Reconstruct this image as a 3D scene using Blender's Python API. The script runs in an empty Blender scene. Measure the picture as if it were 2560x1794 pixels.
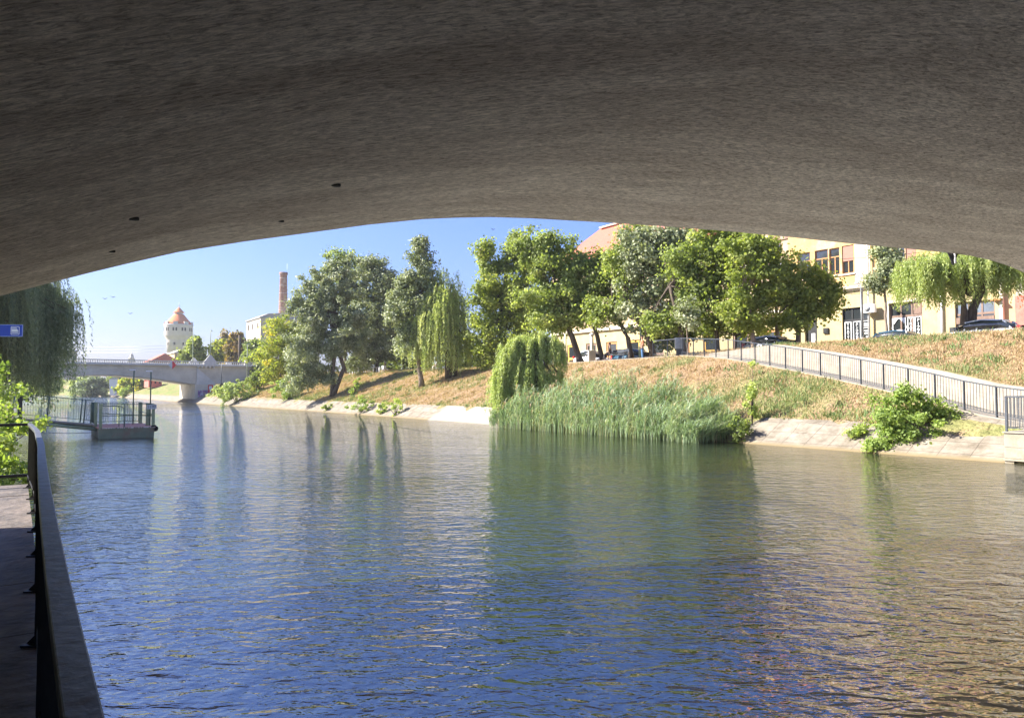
import bpy, bmesh, math, random
import numpy as np
from mathutils import Vector, Matrix
random.seed(11); rng = np.random.default_rng(11)
SC = bpy.context.scene; COL = SC.collection
R = math.radians
# ------------------------------------------------------------------ camera
EYE = Vector((0, 0, 2.3)); PITCH = R(2.386); FPX = 1800.0
cd = bpy.data.cameras.new("camera"); cam = bpy.data.objects.new("camera", cd); COL.objects.link(cam)
cam.location = EYE; cam.rotation_euler = (R(90) + PITCH, 0, 0)
cd.sensor_width = 36; cd.lens = FPX / 2560 * 36; cd.clip_start = 0.05; cd.clip_end = 6000
SC.camera = cam
# ------------------------------------------------------------------ world, sun, exposure
SUN = Vector((-.993, .10, 0)).normalized(); ELEV = R(37)
w = bpy.data.worlds.new("World"); SC.world = w; w.use_nodes = True
nt = w.node_tree; nt.nodes.clear()
sky = nt.nodes.new("ShaderNodeTexSky"); sky.sky_type = 'NISHITA'; sky.sun_disc = False
sky.sun_elevation = ELEV; sky.sun_rotation = math.atan2(SUN.x, SUN.y)
sky.air_density = 1.35; sky.dust_density = 1.8; sky.ozone_density = 10.0; sky.altitude = 90
bg = nt.nodes.new("ShaderNodeBackground"); bg.inputs[1].default_value = 0.0425
wo = nt.nodes.new("ShaderNodeOutputWorld")
tn = nt.nodes.new('ShaderNodeMix'); tn.data_type = 'RGBA'; tn.blend_type = 'MULTIPLY'; tn.inputs[0].default_value = 1; tn.inputs[7].default_value = (1.08, .985, 1.27, 1)
nt.links.new(sky.outputs[0], tn.inputs[6]); nt.links.new(tn.outputs[2], bg.inputs[0]); nt.links.new(bg.outputs[0], wo.inputs[0])
ld = bpy.data.lights.new("sun", 'SUN'); ld.energy = 3.7; ld.angle = R(.53); ld.color = (1, .94, .84)
lo = bpy.data.objects.new("sun", ld); COL.objects.link(lo)
ldir = Vector((SUN.x * math.cos(ELEV), SUN.y * math.cos(ELEV), math.sin(ELEV)))
lo.rotation_euler = ldir.to_track_quat('Z', 'Y').to_euler(); lo.location = (-30, -20, 60)
SC.view_settings.view_transform = 'Standard'; SC.view_settings.look = 'None'
SC.view_settings.exposure = 2.22; SC.view_settings.gamma = 1
SC.cycles.use_denoising = True; SC.cycles.max_bounces = 8; SC.cycles.diffuse_bounces = 5
SC.cycles.transparent_max_bounces = 8; SC.cycles.sample_clamp_indirect = 14; SC.cycles.blur_glossy = 1.5
# ------------------------------------------------------------------ coordinates: s runs along the river, t across it (right bank positive)
HD = R(34.5); SH, CH = math.sin(HD), math.cos(HD)
def st(s, t, z=0.0): return Vector((-s * SH + t * CH, s * CH + t * SH, z))
def ray(px, py):
    u = (px - 1280) / FPX; v = (897 - py) / FPX
    return Vector((u, math.cos(PITCH) - v * math.sin(PITCH), math.sin(PITCH) + v * math.cos(PITCH)))
def at(px, py, Y):
    d = ray(px, py); return EYE + d * (Y / d.y)
def hitT(px, py, t):           # point of the vertical plane t = const (a facade along the river)
    d = ray(px, py); k = t / (d.x * CH + d.y * SH); p = EYE + d * k
    return (-p.x * SH + p.y * CH, p.z)
def hitS(px, py, s):           # point of the vertical plane s = const (across the river)
    d = ray(px, py); k = s / (-d.x * SH + d.y * CH); p = EYE + d * k
    return (p.x * CH + p.y * SH, p.z)
def depthT(px, t): return t / (((px - 1280) / FPX) * CH + SH)
def bend(s):
    if s < 250: return 0.0
    if s < 450: return -((s - 250) ** 2) / 400.0
    return -100 - (s - 450)
# ------------------------------------------------------------------ helpers
def tag(o, label=None, cat=None, group=None, kind=None):
    if label: o['label'] = label
    if cat: o['category'] = cat
    if group: o['group'] = group
    if kind: o['kind'] = kind
    return o
def empty(name, loc, rz=0.0, label=None, cat=None, group=None):
    o = bpy.data.objects.new(name, None); COL.objects.link(o); o.location = loc; o.rotation_euler = (0, 0, rz)
    o.empty_display_size = .3
    return tag(o, label, cat, group)
def link(name, me, mat=None, parent=None):
    o = bpy.data.objects.new(name, me); COL.objects.link(o)
    if mat is not None:
        me.materials.clear()
        for m in (mat if isinstance(mat, (list, tuple)) else [mat]): me.materials.append(m)
    if parent is not None: o.parent = parent
    return o
def copy_tree(o, parent=None):
    c = o.copy(); COL.objects.link(c); c.parent = parent
    for ch in [x for x in SC.objects if x.parent == o]: copy_tree(ch, c)
    return c
class MB:
    def __init__(s): s.v = []; s.f = []; s.m = []; s.sm = []
    def add(s, vs, fs, mi=0, smooth=False):
        n = len(s.v); s.v += [tuple(x) for x in vs]
        for f in fs: s.f.append(tuple(i + n for i in f)); s.m.append(mi); s.sm.append(smooth)
        return s
    def box(s, x0, x1, y0, y1, z0, z1, mi=0):
        vs = [(x0,y0,z0),(x1,y0,z0),(x1,y1,z0),(x0,y1,z0),(x0,y0,z1),(x1,y0,z1),(x1,y1,z1),(x0,y1,z1)]
        return s.add(vs, [(0,3,2,1),(4,5,6,7),(0,1,5,4),(1,2,6,5),(2,3,7,6),(3,0,4,7)], mi)
    def tube(s, pts, rad, n=8, mi=0, smooth=True, caps=True):
        pts = [Vector(p) for p in pts]
        if not isinstance(rad, (list, tuple)): rad = [rad] * len(pts)
        vs = []; fs = []
        for i, p in enumerate(pts):
            d = (pts[min(i+1, len(pts)-1)] - pts[max(i-1, 0)])
            d = d.normalized() if d.length > 1e-9 else Vector((0,0,1))
            a = Vector((0,0,1)) if abs(d.z) < .9 else Vector((0,1,0))
            e1 = d.cross(a).normalized(); e2 = d.cross(e1)
            for k in range(n):
                an = 2*math.pi*k/n + math.pi/n; vs.append(p + (e1*math.cos(an) + e2*math.sin(an))*rad[i])
        for i in range(len(pts)-1):
            for k in range(n): fs.append((i*n+k, i*n+(k+1)%n, (i+1)*n+(k+1)%n, (i+1)*n+k))
        s.add(vs, fs, mi, smooth)
        if caps:
            b = len(s.v) - len(vs)
            s.f.append(tuple(b+k for k in range(n))[::-1]); s.m.append(mi); s.sm.append(False)
            s.f.append(tuple(b+(len(pts)-1)*n+k for k in range(n))); s.m.append(mi); s.sm.append(False)
        return s
    def bar(s, p, q, w=.04, mi=0):
        return s.tube([p, q], w*.7071, 4, mi, False)
    def lathe(s, prof, n=24, mi=0, c=(0,0), smooth=True):
        vs = []; fs = []
        for r, z in prof:
            for k in range(n):
                a = 2*math.pi*k/n; vs.append((c[0]+r*math.cos(a), c[1]+r*math.sin(a), z))
        for i in range(len(prof)-1):
            for k in range(n): fs.append((i*n+k, i*n+(k+1)%n, (i+1)*n+(k+1)%n, (i+1)*n+k))
        fs.append(tuple(range(n))[::-1]); fs.append(tuple((len(prof)-1)*n+k for k in range(n)))
        return s.add(vs, fs, mi, smooth)
    def prism(s, poly, y0, y1, mi=0, axis='y'):
        n = len(poly)
        f = {'y': lambda a,b,c: (a,c,b), 'x': lambda a,b,c: (c,a,b), 'z': lambda a,b,c: (a,b,c)}[axis]
        vs = [f(a,b,y0) for a,b in poly] + [f(a,b,y1) for a,b in poly]
        fs = [tuple(range(n))[::-1], tuple(range(n,2*n))] + [(i,(i+1)%n,n+(i+1)%n,n+i) for i in range(n)]
        return s.add(vs, fs, mi)
    def mesh(s, name, fixn=True):
        me = bpy.data.meshes.new(name); me.from_pydata(s.v, [], s.f); me.update()
        me.polygons.foreach_set('material_index', s.m); me.polygons.foreach_set('use_smooth', s.sm)
        if fixn:
            bm = bmesh.new(); bm.from_mesh(me); bmesh.ops.recalc_face_normals(bm, faces=bm.faces); bm.to_mesh(me); bm.free()
        return me
    def build(s, name, mat, parent=None, bevel=0, fixn=True):
        o = link(name, s.mesh(name, fixn), mat, parent)
        if bevel:
            b = o.modifiers.new('bevel', 'BEVEL'); b.width = bevel; b.segments = 2; b.limit_method = 'ANGLE'
        return o
def box(name, mat, parent, *a, bevel=0): return MB().box(*a).build(name, mat, parent, bevel)
# ------------------------------------------------------------------ materials
def newmat(name):
    m = bpy.data.materials.new(name); m.use_nodes = True
    n = m.node_tree; return m, n, n.nodes['Principled BSDF']
def M(name, c1, c2=None, scale=4, rough=.75, bump=0, bscale=None, metal=0, stretch=(1,1,1), spec=.35, lo_=.35, hi_=.65, c3=None, s3=.6):
    m, n, b = newmat(name)
    b.inputs['Roughness'].default_value = rough; b.inputs['Metallic'].default_value = metal
    b.inputs['Specular IOR Level'].default_value = spec; b.inputs['Base Color'].default_value = (*c1, 1)
    tc = n.nodes.new('ShaderNodeTexCoord'); mp = n.nodes.new('ShaderNodeMapping'); mp.inputs['Scale'].default_value = stretch
    n.links.new(tc.outputs['Object'], mp.inputs[0])
    if c2 is not None:
        no = n.nodes.new('ShaderNodeTexNoise'); no.inputs['Scale'].default_value = scale; no.inputs['Detail'].default_value = 8
        no.inputs['Roughness'].default_value = .65
        n.links.new(mp.outputs[0], no.inputs['Vector'])
        r = n.nodes.new('ShaderNodeValToRGB'); r.color_ramp.elements[0].position = lo_; r.color_ramp.elements[1].position = hi_
        r.color_ramp.elements[0].color = (*c1, 1); r.color_ramp.elements[1].color = (*c2, 1)
        n.links.new(no.outputs[0], r.inputs[0]); out = r.outputs[0]
        if c3 is not None:
            n2 = n.nodes.new('ShaderNodeTexNoise'); n2.inputs['Scale'].default_value = s3; n2.inputs['Detail'].default_value = 6
            n2.inputs['Roughness'].default_value = .7
            n.links.new(mp.outputs[0], n2.inputs['Vector'])
            r2 = n.nodes.new('ShaderNodeValToRGB'); r2.color_ramp.elements[0].position = .5; r2.color_ramp.elements[1].position = .66
            n.links.new(n2.outputs[0], r2.inputs[0])
            mx = n.nodes.new('ShaderNodeMix'); mx.data_type = 'RGBA'
            n.links.new(r2.outputs[0], mx.inputs[0]); n.links.new(out, mx.inputs[6]); mx.inputs[7].default_value = (*c3, 1)
            out = mx.outputs[2]
        n.links.new(out, b.inputs['Base Color'])
    if bump:
        nb = n.nodes.new('ShaderNodeTexNoise'); nb.inputs['Scale'].default_value = bscale or scale*3; nb.inputs['Detail'].default_value = 8
        n.links.new(mp.outputs[0], nb.inputs['Vector'])
        bp = n.nodes.new('ShaderNodeBump'); bp.inputs['Strength'].default_value = 1; bp.inputs['Distance'].default_value = bump
        n.links.new(nb.outputs[0], bp.inputs['Height']); n.links.new(bp.outputs[0], b.inputs['Normal'])
    return m
def leafmat(name, cols, trans=.52, rough=.55, spec=.3):
    m, n, b = newmat(name)
    at_ = n.nodes.new('ShaderNodeAttribute'); at_.attribute_name = 'rnd'
    r = n.nodes.new('ShaderNodeValToRGB'); e = r.color_ramp.elements
    while len(e) < len(cols): e.new(.5)
    for i, c in enumerate(cols): e[i].position = i/(len(cols)-1); e[i].color = (*c, 1)
    n.links.new(at_.outputs['Fac'], r.inputs[0]); n.links.new(r.outputs[0], b.inputs['Base Color'])
    b.inputs['Roughness'].default_value = rough; b.inputs['Specular IOR Level'].default_value = spec
    tr = n.nodes.new('ShaderNodeBsdfTranslucent'); mu = n.nodes.new('ShaderNodeMix'); mu.data_type = 'RGBA'; mu.blend_type = 'MULTIPLY'
    mu.inputs[0].default_value = 1; mu.inputs[7].default_value = (1.3, 1.35, .6, 1)
    n.links.new(r.outputs[0], mu.inputs[6]); n.links.new(mu.outputs[2], tr.inputs[0])
    mx = n.nodes.new('ShaderNodeMixShader'); mx.inputs[0].default_value = trans
    n.links.new(b.outputs[0], mx.inputs[1]); n.links.new(tr.outputs[0], mx.inputs[2])
    n.links.new(mx.outputs[0], n.nodes['Material Output'].inputs[0])
    return m
MAT = {}
MAT['concrete'] = M('pale concrete', (.23,.205,.165), (.32,.29,.24), 3, .85, .004, 40)
MAT['conc_grey'] = M('grey painted concrete', (.50,.45,.355), (.60,.55,.45), .7, .8, .003, 20, c3=(.42,.375,.30), s3=.25)
MAT['conc_white'] = M('white concrete', (.48,.47,.43), (.58,.56,.52), 2, .8, .003, 20)
MAT['conc_dark'] = M('damp dark concrete', (.045,.042,.042), (.11,.10,.095), 2.2, .55, .006, 14, stretch=(1,1,1), spec=.5)
MAT['iron_dark'] = M('dark grey painted iron', (.035,.042,.052), (.06,.07,.085), 12, .5, 0, spec=.5)
MAT['iron_black'] = M('black painted iron', (.010,.011,.013), (.022,.023,.026), 20, .45, .001, 60, spec=.5)
MAT['iron_green'] = M('green painted steel', (.04,.09,.065), (.08,.13,.085), 9, .5, 0, spec=.5)
MAT['iron_green_light'] = M('weathered pale green steel', (.20,.25,.14), (.29,.33,.20), 6, .55, 0)
MAT['steel_grey'] = M('grey galvanised steel', (.30,.32,.33), (.42,.43,.43), 8, .45, 0, metal=.4)
MAT['bark'] = M('dark bark', (.06,.045,.035), (.15,.115,.085), 7, .95, .02, 14, stretch=(1,1,.25))
MAT['bark_pale'] = M('grey bark', (.16,.12,.09), (.30,.24,.18), 6, .95, .02, 14, stretch=(1,1,.3))
MAT['wall_yellow'] = M('ochre yellow render', (.48,.31,.115), (.55,.38,.17), 1.3, .9, .004, 30, c3=(.52,.42,.30), s3=.35)
MAT['wall_cream'] = M('cream render', (.44,.35,.18), (.52,.43,.24), 1.2, .9, .004, 30)
MAT['wall_tan'] = M('tan render', (.40,.30,.19), (.50,.38,.25), 1.0, .9, .004, 30)
MAT['plaster'] = M('peeling pale plaster', (.42,.36,.30), (.52,.46,.40), 2.5, .9, .006, 20, c3=(.50,.36,.18), s3=1.2)
MAT['cornice'] = M('pale stucco trim', (.66,.58,.46), (.74,.66,.52), 2, .85)
MAT['brown_wood'] = M('brown painted wood', (.16,.10,.075), (.24,.16,.12), 8, .6, .002, 60, stretch=(1,1,.3))
MAT['orange_wood'] = M('orange varnished wood', (.42,.19,.07), (.52,.26,.10), 9, .5)
MAT['shutter'] = M('red brown roller shutter', (.30,.13,.09), (.38,.18,.13), 6, .6, stretch=(.2,.2,12))
MAT['roof_red'] = M('red clay roof tiles', (.38,.105,.07), (.47,.15,.10), 5, .85, .02, 9, c3=(.26,.11,.09), s3=.5)
MAT['roof_orange'] = M('orange clay tiles', (.62,.17,.06), (.74,.26,.11), 3, .85, .01, 6)
MAT['brick'] = M('worn red brick', (.19,.10,.075), (.33,.20,.15), 2.5, .9, .01, 20, c3=(.36,.30,.25), s3=.9)
MAT['tower_wall'] = M('pale tower render', (.52,.47,.43), (.62,.57,.52), .25, .9, c3=(.52,.47,.42), s3=.12)
MAT['factory'] = M('stained factory render', (.42,.35,.28), (.60,.52,.44), .22, .9, .01, 4, c3=(.64,.58,.52), s3=.1)
MAT['white'] = M('white paint', (.76,.76,.75), (.82,.82,.81), 3, .5)
MAT['white_sticker'] = M('white window film', (.82,.83,.82), None, rough=.6)
MAT['red'] = M('red paint', (.62,.03,.04), None, rough=.5)
MAT['red_faded'] = M('faded red paint', (.62,.13,.10), (.70,.19,.14), 3, .6)
MAT['blue_sign'] = M('blue sign enamel', (.012,.045,.36), (.016,.06,.42), 3, .35, spec=.5)
MAT['sign_light'] = M('pale blue sign marking', (.42,.50,.85), None, rough=.4)
MAT['sign_grey'] = M('grey blue sign', (.38,.44,.52), (.44,.50,.57), 5, .4, metal=.3)
MAT['rubber'] = M('black rubber', (.012,.012,.012), None, rough=.8)
MAT['void'] = M('dark interior', (.02,.017,.015), None, rough=.9)
MAT['deck_red'] = M('terracotta deck boards', (.50,.20,.13), (.64,.31,.22), 9, .8, .003, 30, stretch=(12,1,1))
MAT['car_white'] = M('white car paint', (.72,.73,.74), None, rough=.25, spec=.6)
MAT['car_blue'] = M('dark blue car paint', (.02,.07,.12), None, rough=.25, spec=.6)
MAT['tail_red'] = M('red tail lamp plastic', (.6,.02,.02), None, rough=.3, spec=.6)
MAT['skin'] = M('skin', (.45,.27,.19), None, rough=.6)
MAT['hair'] = M('dark hair', (.03,.02,.015), None, rough=.7)
MAT['cloth_dark'] = M('dark cloth', (.03,.028,.03), (.05,.045,.05), 20, .9)
MAT['cloth_orange'] = M('orange cloth', (.60,.18,.10), (.66,.24,.14), 10, .9)
MAT['cloth_blue'] = M('blue denim', (.05,.12,.24), (.08,.16,.30), 15, .9)
MAT['cloth_white'] = M('white cloth', (.62,.60,.66), (.70,.68,.72), 10, .9)
MAT['asphalt'] = M('asphalt', (.045,.045,.047), (.065,.064,.063), 8, .9, .003, 60)
MAT['pavement'] = M('pavement slabs', (.26,.24,.21), (.36,.33,.29), 3, .9, .003, 30)
MAT['ochre_frame'] = M('ochre yellow paint', (.60,.33,.06), (.68,.42,.10), 4, .7)
def glassmat():
    m, n, b = newmat('window glass'); b.inputs['Base Color'].default_value = (.025,.03,.033,1)
    b.inputs['Roughness'].default_value = .06; b.inputs['Specular IOR Level'].default_value = .9
    return m
MAT['glass'] = glassmat()
MAT['glass_blue'] = M('bluish shop glass', (.10,.12,.15), (.16,.19,.23), 1.5, .15, spec=.8)
def soffitmat():
    m, n, b = newmat('rough cast soffit concrete'); b.inputs['Roughness'].default_value = .92; b.inputs['Specular IOR Level'].default_value = .15
    tc = n.nodes.new('ShaderNodeTexCoord')
    def mp(sc, rot=0):
        x = n.nodes.new('ShaderNodeMapping'); x.inputs['Scale'].default_value = sc; x.inputs['Rotation'].default_value = (0,0,rot)
        n.links.new(tc.outputs['Object'], x.inputs[0]); return x.outputs[0]
    def noise(vec, s, d=8, r=.6, dist=0):
        x = n.nodes.new('ShaderNodeTexNoise'); x.inputs['Scale'].default_value = s; x.inputs['Detail'].default_value = d
        x.inputs['Roughness'].default_value = r; x.inputs['Distortion'].default_value = dist; n.links.new(vec, x.inputs['Vector']); return x.outputs[0]
    def ramp(fac, p0, p1, c0=(0,0,0), c1=(1,1,1)):
        x = n.nodes.new('ShaderNodeValToRGB'); x.color_ramp.elements[0].position = p0; x.color_ramp.elements[1].position = p1
        x.color_ramp.elements[0].color = (*c0,1); x.color_ramp.elements[1].color = (*c1,1); n.links.new(fac, x.inputs[0]); return x.outputs[0]
    def math_(op, a, bb):
        x = n.nodes.new('ShaderNodeMath'); x.operation = op
        for i, q in enumerate((a, bb)):
            if isinstance(q, (int, float)): x.inputs[i].default_value = q
            else: n.links.new(q, x.inputs[i])
        return x.outputs[0]
    fine = mp((1,3.6,2), .22); mid = mp((.35,1.5,1))
    big = noise(mid, 1.3, 9, .68, .4)
    col = ramp(big, .34, .66, (.60,.53,.44), (.86,.79,.67))
    dk = ramp(noise(mp((.12,1.1,1), .18), 1.0, 7, .62, .5), .47, .68)
    mx = n.nodes.new('ShaderNodeMix'); mx.data_type = 'RGBA'; n.links.new(dk, mx.inputs[0]); n.links.new(col, mx.inputs[6]); mx.inputs[7].default_value = (.56,.485,.40,1)
    wv = n.nodes.new('ShaderNodeTexWave'); wv.inputs['Scale'].default_value = .22; wv.inputs['Distortion'].default_value = 2.5; wv.inputs['Detail'].default_value = 3
    wv.bands_direction = 'Y'; n.links.new(mp((1,1,1)), wv.inputs['Vector'])
    fn = noise(fine, 9, 9, .74, .8)
    pits = ramp(noise(fine, 17, 3, .5, .8), .30, .36)
    spk = n.nodes.new('ShaderNodeMix'); spk.data_type = 'RGBA'; spk.blend_type = 'MULTIPLY'; spk.inputs[0].default_value = 1
    n.links.new(mx.outputs[2], spk.inputs[6]); n.links.new(ramp(fn, .38, .60, (.40,.38,.35), (1.18,1.16,1.12)), spk.inputs[7])
    n.links.new(spk.outputs[2], b.inputs['Base Color'])
    h = math_('ADD', math_('MULTIPLY', fn, 1.0), math_('MULTIPLY', pits, .5))
    h = math_('ADD', h, math_('MULTIPLY', noise(fine, 6, 5, .6, .5), 1.2))
    h = math_('ADD', h, math_('MULTIPLY', wv.outputs['Fac'], .6))
    bp = n.nodes.new('ShaderNodeBump'); bp.inputs['Distance'].default_value = .07; bp.inputs['Strength'].default_value = 1
    n.links.new(h, bp.inputs['Height']); n.links.new(bp.outputs[0], b.inputs['Normal'])
    return m
MAT['soffit'] = soffitmat()
def watermat():
    m, n, b = newmat('river water'); b.inputs['Base Color'].default_value = (.012,.017,.009,1)
    b.inputs['Roughness'].default_value = .01; b.inputs['IOR'].default_value = 3.6; b.inputs['Specular IOR Level'].default_value = .5
    tc = n.nodes.new('ShaderNodeTexCoord')
    def nz(sc, s, d, r, rot=0, dist=0, ty='FBM'):
        x = n.nodes.new('ShaderNodeMapping'); x.inputs['Scale'].default_value = sc; x.inputs['Rotation'].default_value = (0,0,rot)
        n.links.new(tc.outputs['Object'], x.inputs[0])
        t = n.nodes.new('ShaderNodeTexNoise'); t.inputs['Scale'].default_value = s; t.inputs['Detail'].default_value = d; t.inputs['Roughness'].default_value = r
        t.inputs['Distortion'].default_value = dist; n.links.new(x.outputs[0], t.inputs['Vector']); return t.outputs[0]
    def mul(a, k, op='MULTIPLY'):
        x = n.nodes.new('ShaderNodeMath'); x.operation = op; n.links.new(a, x.inputs[0])
        if isinstance(k, (int, float)): x.inputs[1].default_value = k
        else: n.links.new(k, x.inputs[1])
        return x.outputs[0]
    a = mul(nz((.70,1.35,1), 3.5, 2, .45, R(-9), .6), .052)
    c = mul(nz((.9,1.7,1), 8.0, 2, .5, R(17), .6), .017)
    d = mul(nz((.25,.8,1), 1.1, 2, .5, R(-18)), .036)
    e_ = mul(nz((1.3,.8,1), 2.1, 3, .5, R(62), .4), .020); a = mul(a, e_, 'ADD')
    g = nz((.5,1,1), .10, 3, .5, R(20)); gr = n.nodes.new('ShaderNodeMapRange'); gr.inputs[1].default_value = .35; gr.inputs[2].default_value = .65
    gr.inputs[3].default_value = .45; gr.inputs[4].default_value = 1.3; n.links.new(g, gr.inputs[0])
    h = mul(mul(mul(a, c, 'ADD'), d, 'ADD'), gr.outputs[0])
    bp = n.nodes.new('ShaderNodeBump'); bp.inputs['Strength'].default_value = 1; bp.inputs['Distance'].default_value = 1.0
    n.links.new(h, bp.inputs['Height']); n.links.new(bp.outputs[0], b.inputs['Normal'])
    return m
MAT['water'] = watermat()
def slabmat():          # sloped revetment of cast slabs: joints from UV (u along river in metres, v up the slope)
    m, n, b = newmat('sloping concrete slabs'); b.inputs['Roughness'].default_value = .9; b.inputs['Specular IOR Level'].default_value = .2
    tc = n.nodes.new('ShaderNodeTexCoord')
    br = n.nodes.new('ShaderNodeTexBrick'); br.offset = 0; br.inputs['Scale'].default_value = 1; br.inputs['Brick Width'].default_value = 1.0
    br.inputs['Row Height'].default_value = .72; br.inputs['Mortar Size'].default_value = .016; br.inputs['Mortar Smooth'].default_value = .3
    br.inputs['Color1'].default_value = (.25,.22,.175,1); br.inputs['Color2'].default_value = (.29,.26,.21,1); br.inputs['Mortar'].default_value = (.15,.13,.105,1)
    dn = n.nodes.new('ShaderNodeTexNoise'); dn.inputs['Scale'].default_value = 2; dn.inputs['Detail'].default_value = 4; n.links.new(tc.outputs['UV'], dn.inputs['Vector'])
    ad = n.nodes.new('ShaderNodeVectorMath'); ad.operation = 'SCALE'; ad.inputs[3].default_value = .06; n.links.new(dn.outputs['Color'], ad.inputs[0])
    a2 = n.nodes.new('ShaderNodeVectorMath'); a2.operation = 'ADD'; n.links.new(tc.outputs['UV'], a2.inputs[0]); n.links.new(ad.outputs[0], a2.inputs[1])
    n.links.new(a2.outputs[0], br.inputs['Vector'])
    no = n.nodes.new('ShaderNodeTexNoise'); no.inputs['Scale'].default_value = 1.4; no.inputs['Detail'].default_value = 9; no.inputs['Roughness'].default_value = .7
    n.links.new(tc.outputs['UV'], no.inputs['Vector'])
    r = n.nodes.new('ShaderNodeValToRGB'); r.color_ramp.elements[0].position = .34; r.color_ramp.elements[1].position = .68
    r.color_ramp.elements[0].color = (.48,.45,.41,1); r.color_ramp.elements[1].color = (1.14,1.13,1.11,1); n.links.new(no.outputs[0], r.inputs[0])
    mx = n.nodes.new('ShaderNodeMix'); mx.data_type = 'RGBA'; mx.blend_type = 'MULTIPLY'; mx.inputs[0].default_value = 1
    n.links.new(br.outputs[0], mx.inputs[6]); n.links.new(r.outputs[0], mx.inputs[7])
    # algae line at the foot
    sx = n.nodes.new('ShaderNodeSeparateXYZ'); n.links.new(a2.outputs[0], sx.inputs[0])
    mr = n.nodes.new('ShaderNodeMapRange'); mr.inputs[1].default_value = 1.16; mr.inputs[2].default_value = 1.42; mr.inputs[3].default_value = 1; mr.inputs[4].default_value = 0
    n.links.new(sx.outputs[1], mr.inputs[0])
    m2 = n.nodes.new('ShaderNodeMix'); m2.data_type = 'RGBA'; n.links.new(mr.outputs[0], m2.inputs[0]); n.links.new(mx.outputs[2], m2.inputs[6]); m2.inputs[7].default_value = (.20,.155,.085,1)
    # whitish limewashed stretch along the river
    mw = n.nodes.new('ShaderNodeMapRange'); mw.inputs[1].default_value = 38; mw.inputs[2].default_value = 38.4; n.links.new(sx.outputs[0], mw.inputs[0])
    mw2 = n.nodes.new('ShaderNodeMapRange'); mw2.inputs[1].default_value = 48; mw2.inputs[2].default_value = 48.4; mw2.inputs[3].default_value = 1; mw2.inputs[4].default_value = 0; n.links.new(sx.outputs[0], mw2.inputs[0])
    q = n.nodes.new('ShaderNodeMath'); q.operation = 'MULTIPLY'; n.links.new(mw.outputs[0], q.inputs[0]); n.links.new(mw2.outputs[0], q.inputs[1])
    q2 = n.nodes.new('ShaderNodeMath'); q2.operation = 'MULTIPLY'; n.links.new(q.outputs[0], q2.inputs[0]); q2.inputs[1].default_value = .45
    m3 = n.nodes.new('ShaderNodeMix'); m3.data_type = 'RGBA'; n.links.new(q2.outputs[0], m3.inputs[0]); n.links.new(m2.outputs[2], m3.inputs[6]); m3.inputs[7].default_value = (.38,.355,.32,1)
    n.links.new(m3.outputs[2], b.inputs['Base Color'])
    bp = n.nodes.new('ShaderNodeBump'); bp.inputs['Distance'].default_value = .05; n.links.new(no.outputs[0], bp.inputs['Height'])
    n.links.new(bp.outputs[0], b.inputs['Normal'])
    return m
MAT['slabs'] = slabmat()
def groundmat():
    m, n, b = newmat('dry riverside turf'); b.inputs['Roughness'].default_value = .95; b.inputs['Specular IOR Level'].default_value = .1
    at_ = n.nodes.new('ShaderNodeAttribute'); at_.attribute_name = 'green'
    tc = n.nodes.new('ShaderNodeTexCoord')
    no = n.nodes.new('ShaderNodeTexNoise'); no.inputs['Scale'].default_value = 2.2; no.inputs['Detail'].default_value = 10; no.inputs['Roughness'].default_value = .75
    n.links.new(tc.outputs['Object'], no.inputs['Vector'])
    r1 = n.nodes.new('ShaderNodeValToRGB'); r1.color_ramp.elements[0].position = .32; r1.color_ramp.elements[1].position = .7
    r1.color_ramp.elements[0].color = (.16,.105,.06,1); r1.color_ramp.elements[1].color = (.36,.255,.15,1)
    r2 = n.nodes.new('ShaderNodeValToRGB'); r2.color_ramp.elements[0].position = .32; r2.color_ramp.elements[1].position = .7
    r2.color_ramp.elements[0].color = (.09,.13,.035,1); r2.color_ramp.elements[1].color = (.26,.28,.10,1)
    n.links.new(no.outputs[0], r1.inputs[0]); n.links.new(no.outputs[0], r2.inputs[0])
    mx = n.nodes.new('ShaderNodeMix'); mx.data_type = 'RGBA'; n.links.new(at_.outputs['Fac'], mx.inputs[0]); n.links.new(r1.outputs[0], mx.inputs[6]); n.links.new(r2.outputs[0], mx.inputs[7])
    n3 = n.nodes.new('ShaderNodeTexNoise'); n3.inputs['Scale'].default_value = .45; n3.inputs['Detail'].default_value = 7; n3.inputs['Roughness'].default_value = .7; n.links.new(tc.outputs['Object'], n3.inputs['Vector'])
    r3 = n.nodes.new('ShaderNodeValToRGB'); r3.color_ramp.elements[0].position = .54; r3.color_ramp.elements[1].position = .62; n.links.new(n3.outputs[0], r3.inputs[0])
    m4 = n.nodes.new('ShaderNodeMix'); m4.data_type = 'RGBA'; n.links.new(r3.outputs[0], m4.inputs[0]); n.links.new(mx.outputs[2], m4.inputs[6]); m4.inputs[7].default_value = (.30,.20,.125,1)
    n.links.new(m4.outputs[2], b.inputs['Base Color'])
    n2 = n.nodes.new('ShaderNodeTexNoise'); n2.inputs['Scale'].default_value = 6; n2.inputs['Detail'].default_value = 8; n.links.new(tc.outputs['Object'], n2.inputs['Vector'])
    bp = n.nodes.new('ShaderNodeBump'); bp.inputs['Distance'].default_value = .18; n.links.new(n2.outputs[0], bp.inputs['Height']); n.links.new(bp.outputs[0], b.inputs['Normal'])
    return m
MAT['turf'] = groundmat()
MAT['blade'] = leafmat('grass blades', [(.34,.23,.14), (.45,.33,.20), (.37,.30,.17), (.24,.26,.11), (.13,.20,.08)], .25, .8, .1)
MAT['reed'] = leafmat('reed leaves', [(.14,.20,.11), (.22,.30,.17), (.30,.40,.24), (.42,.48,.31), (.48,.36,.26)], .3, .7, .15)
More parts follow.
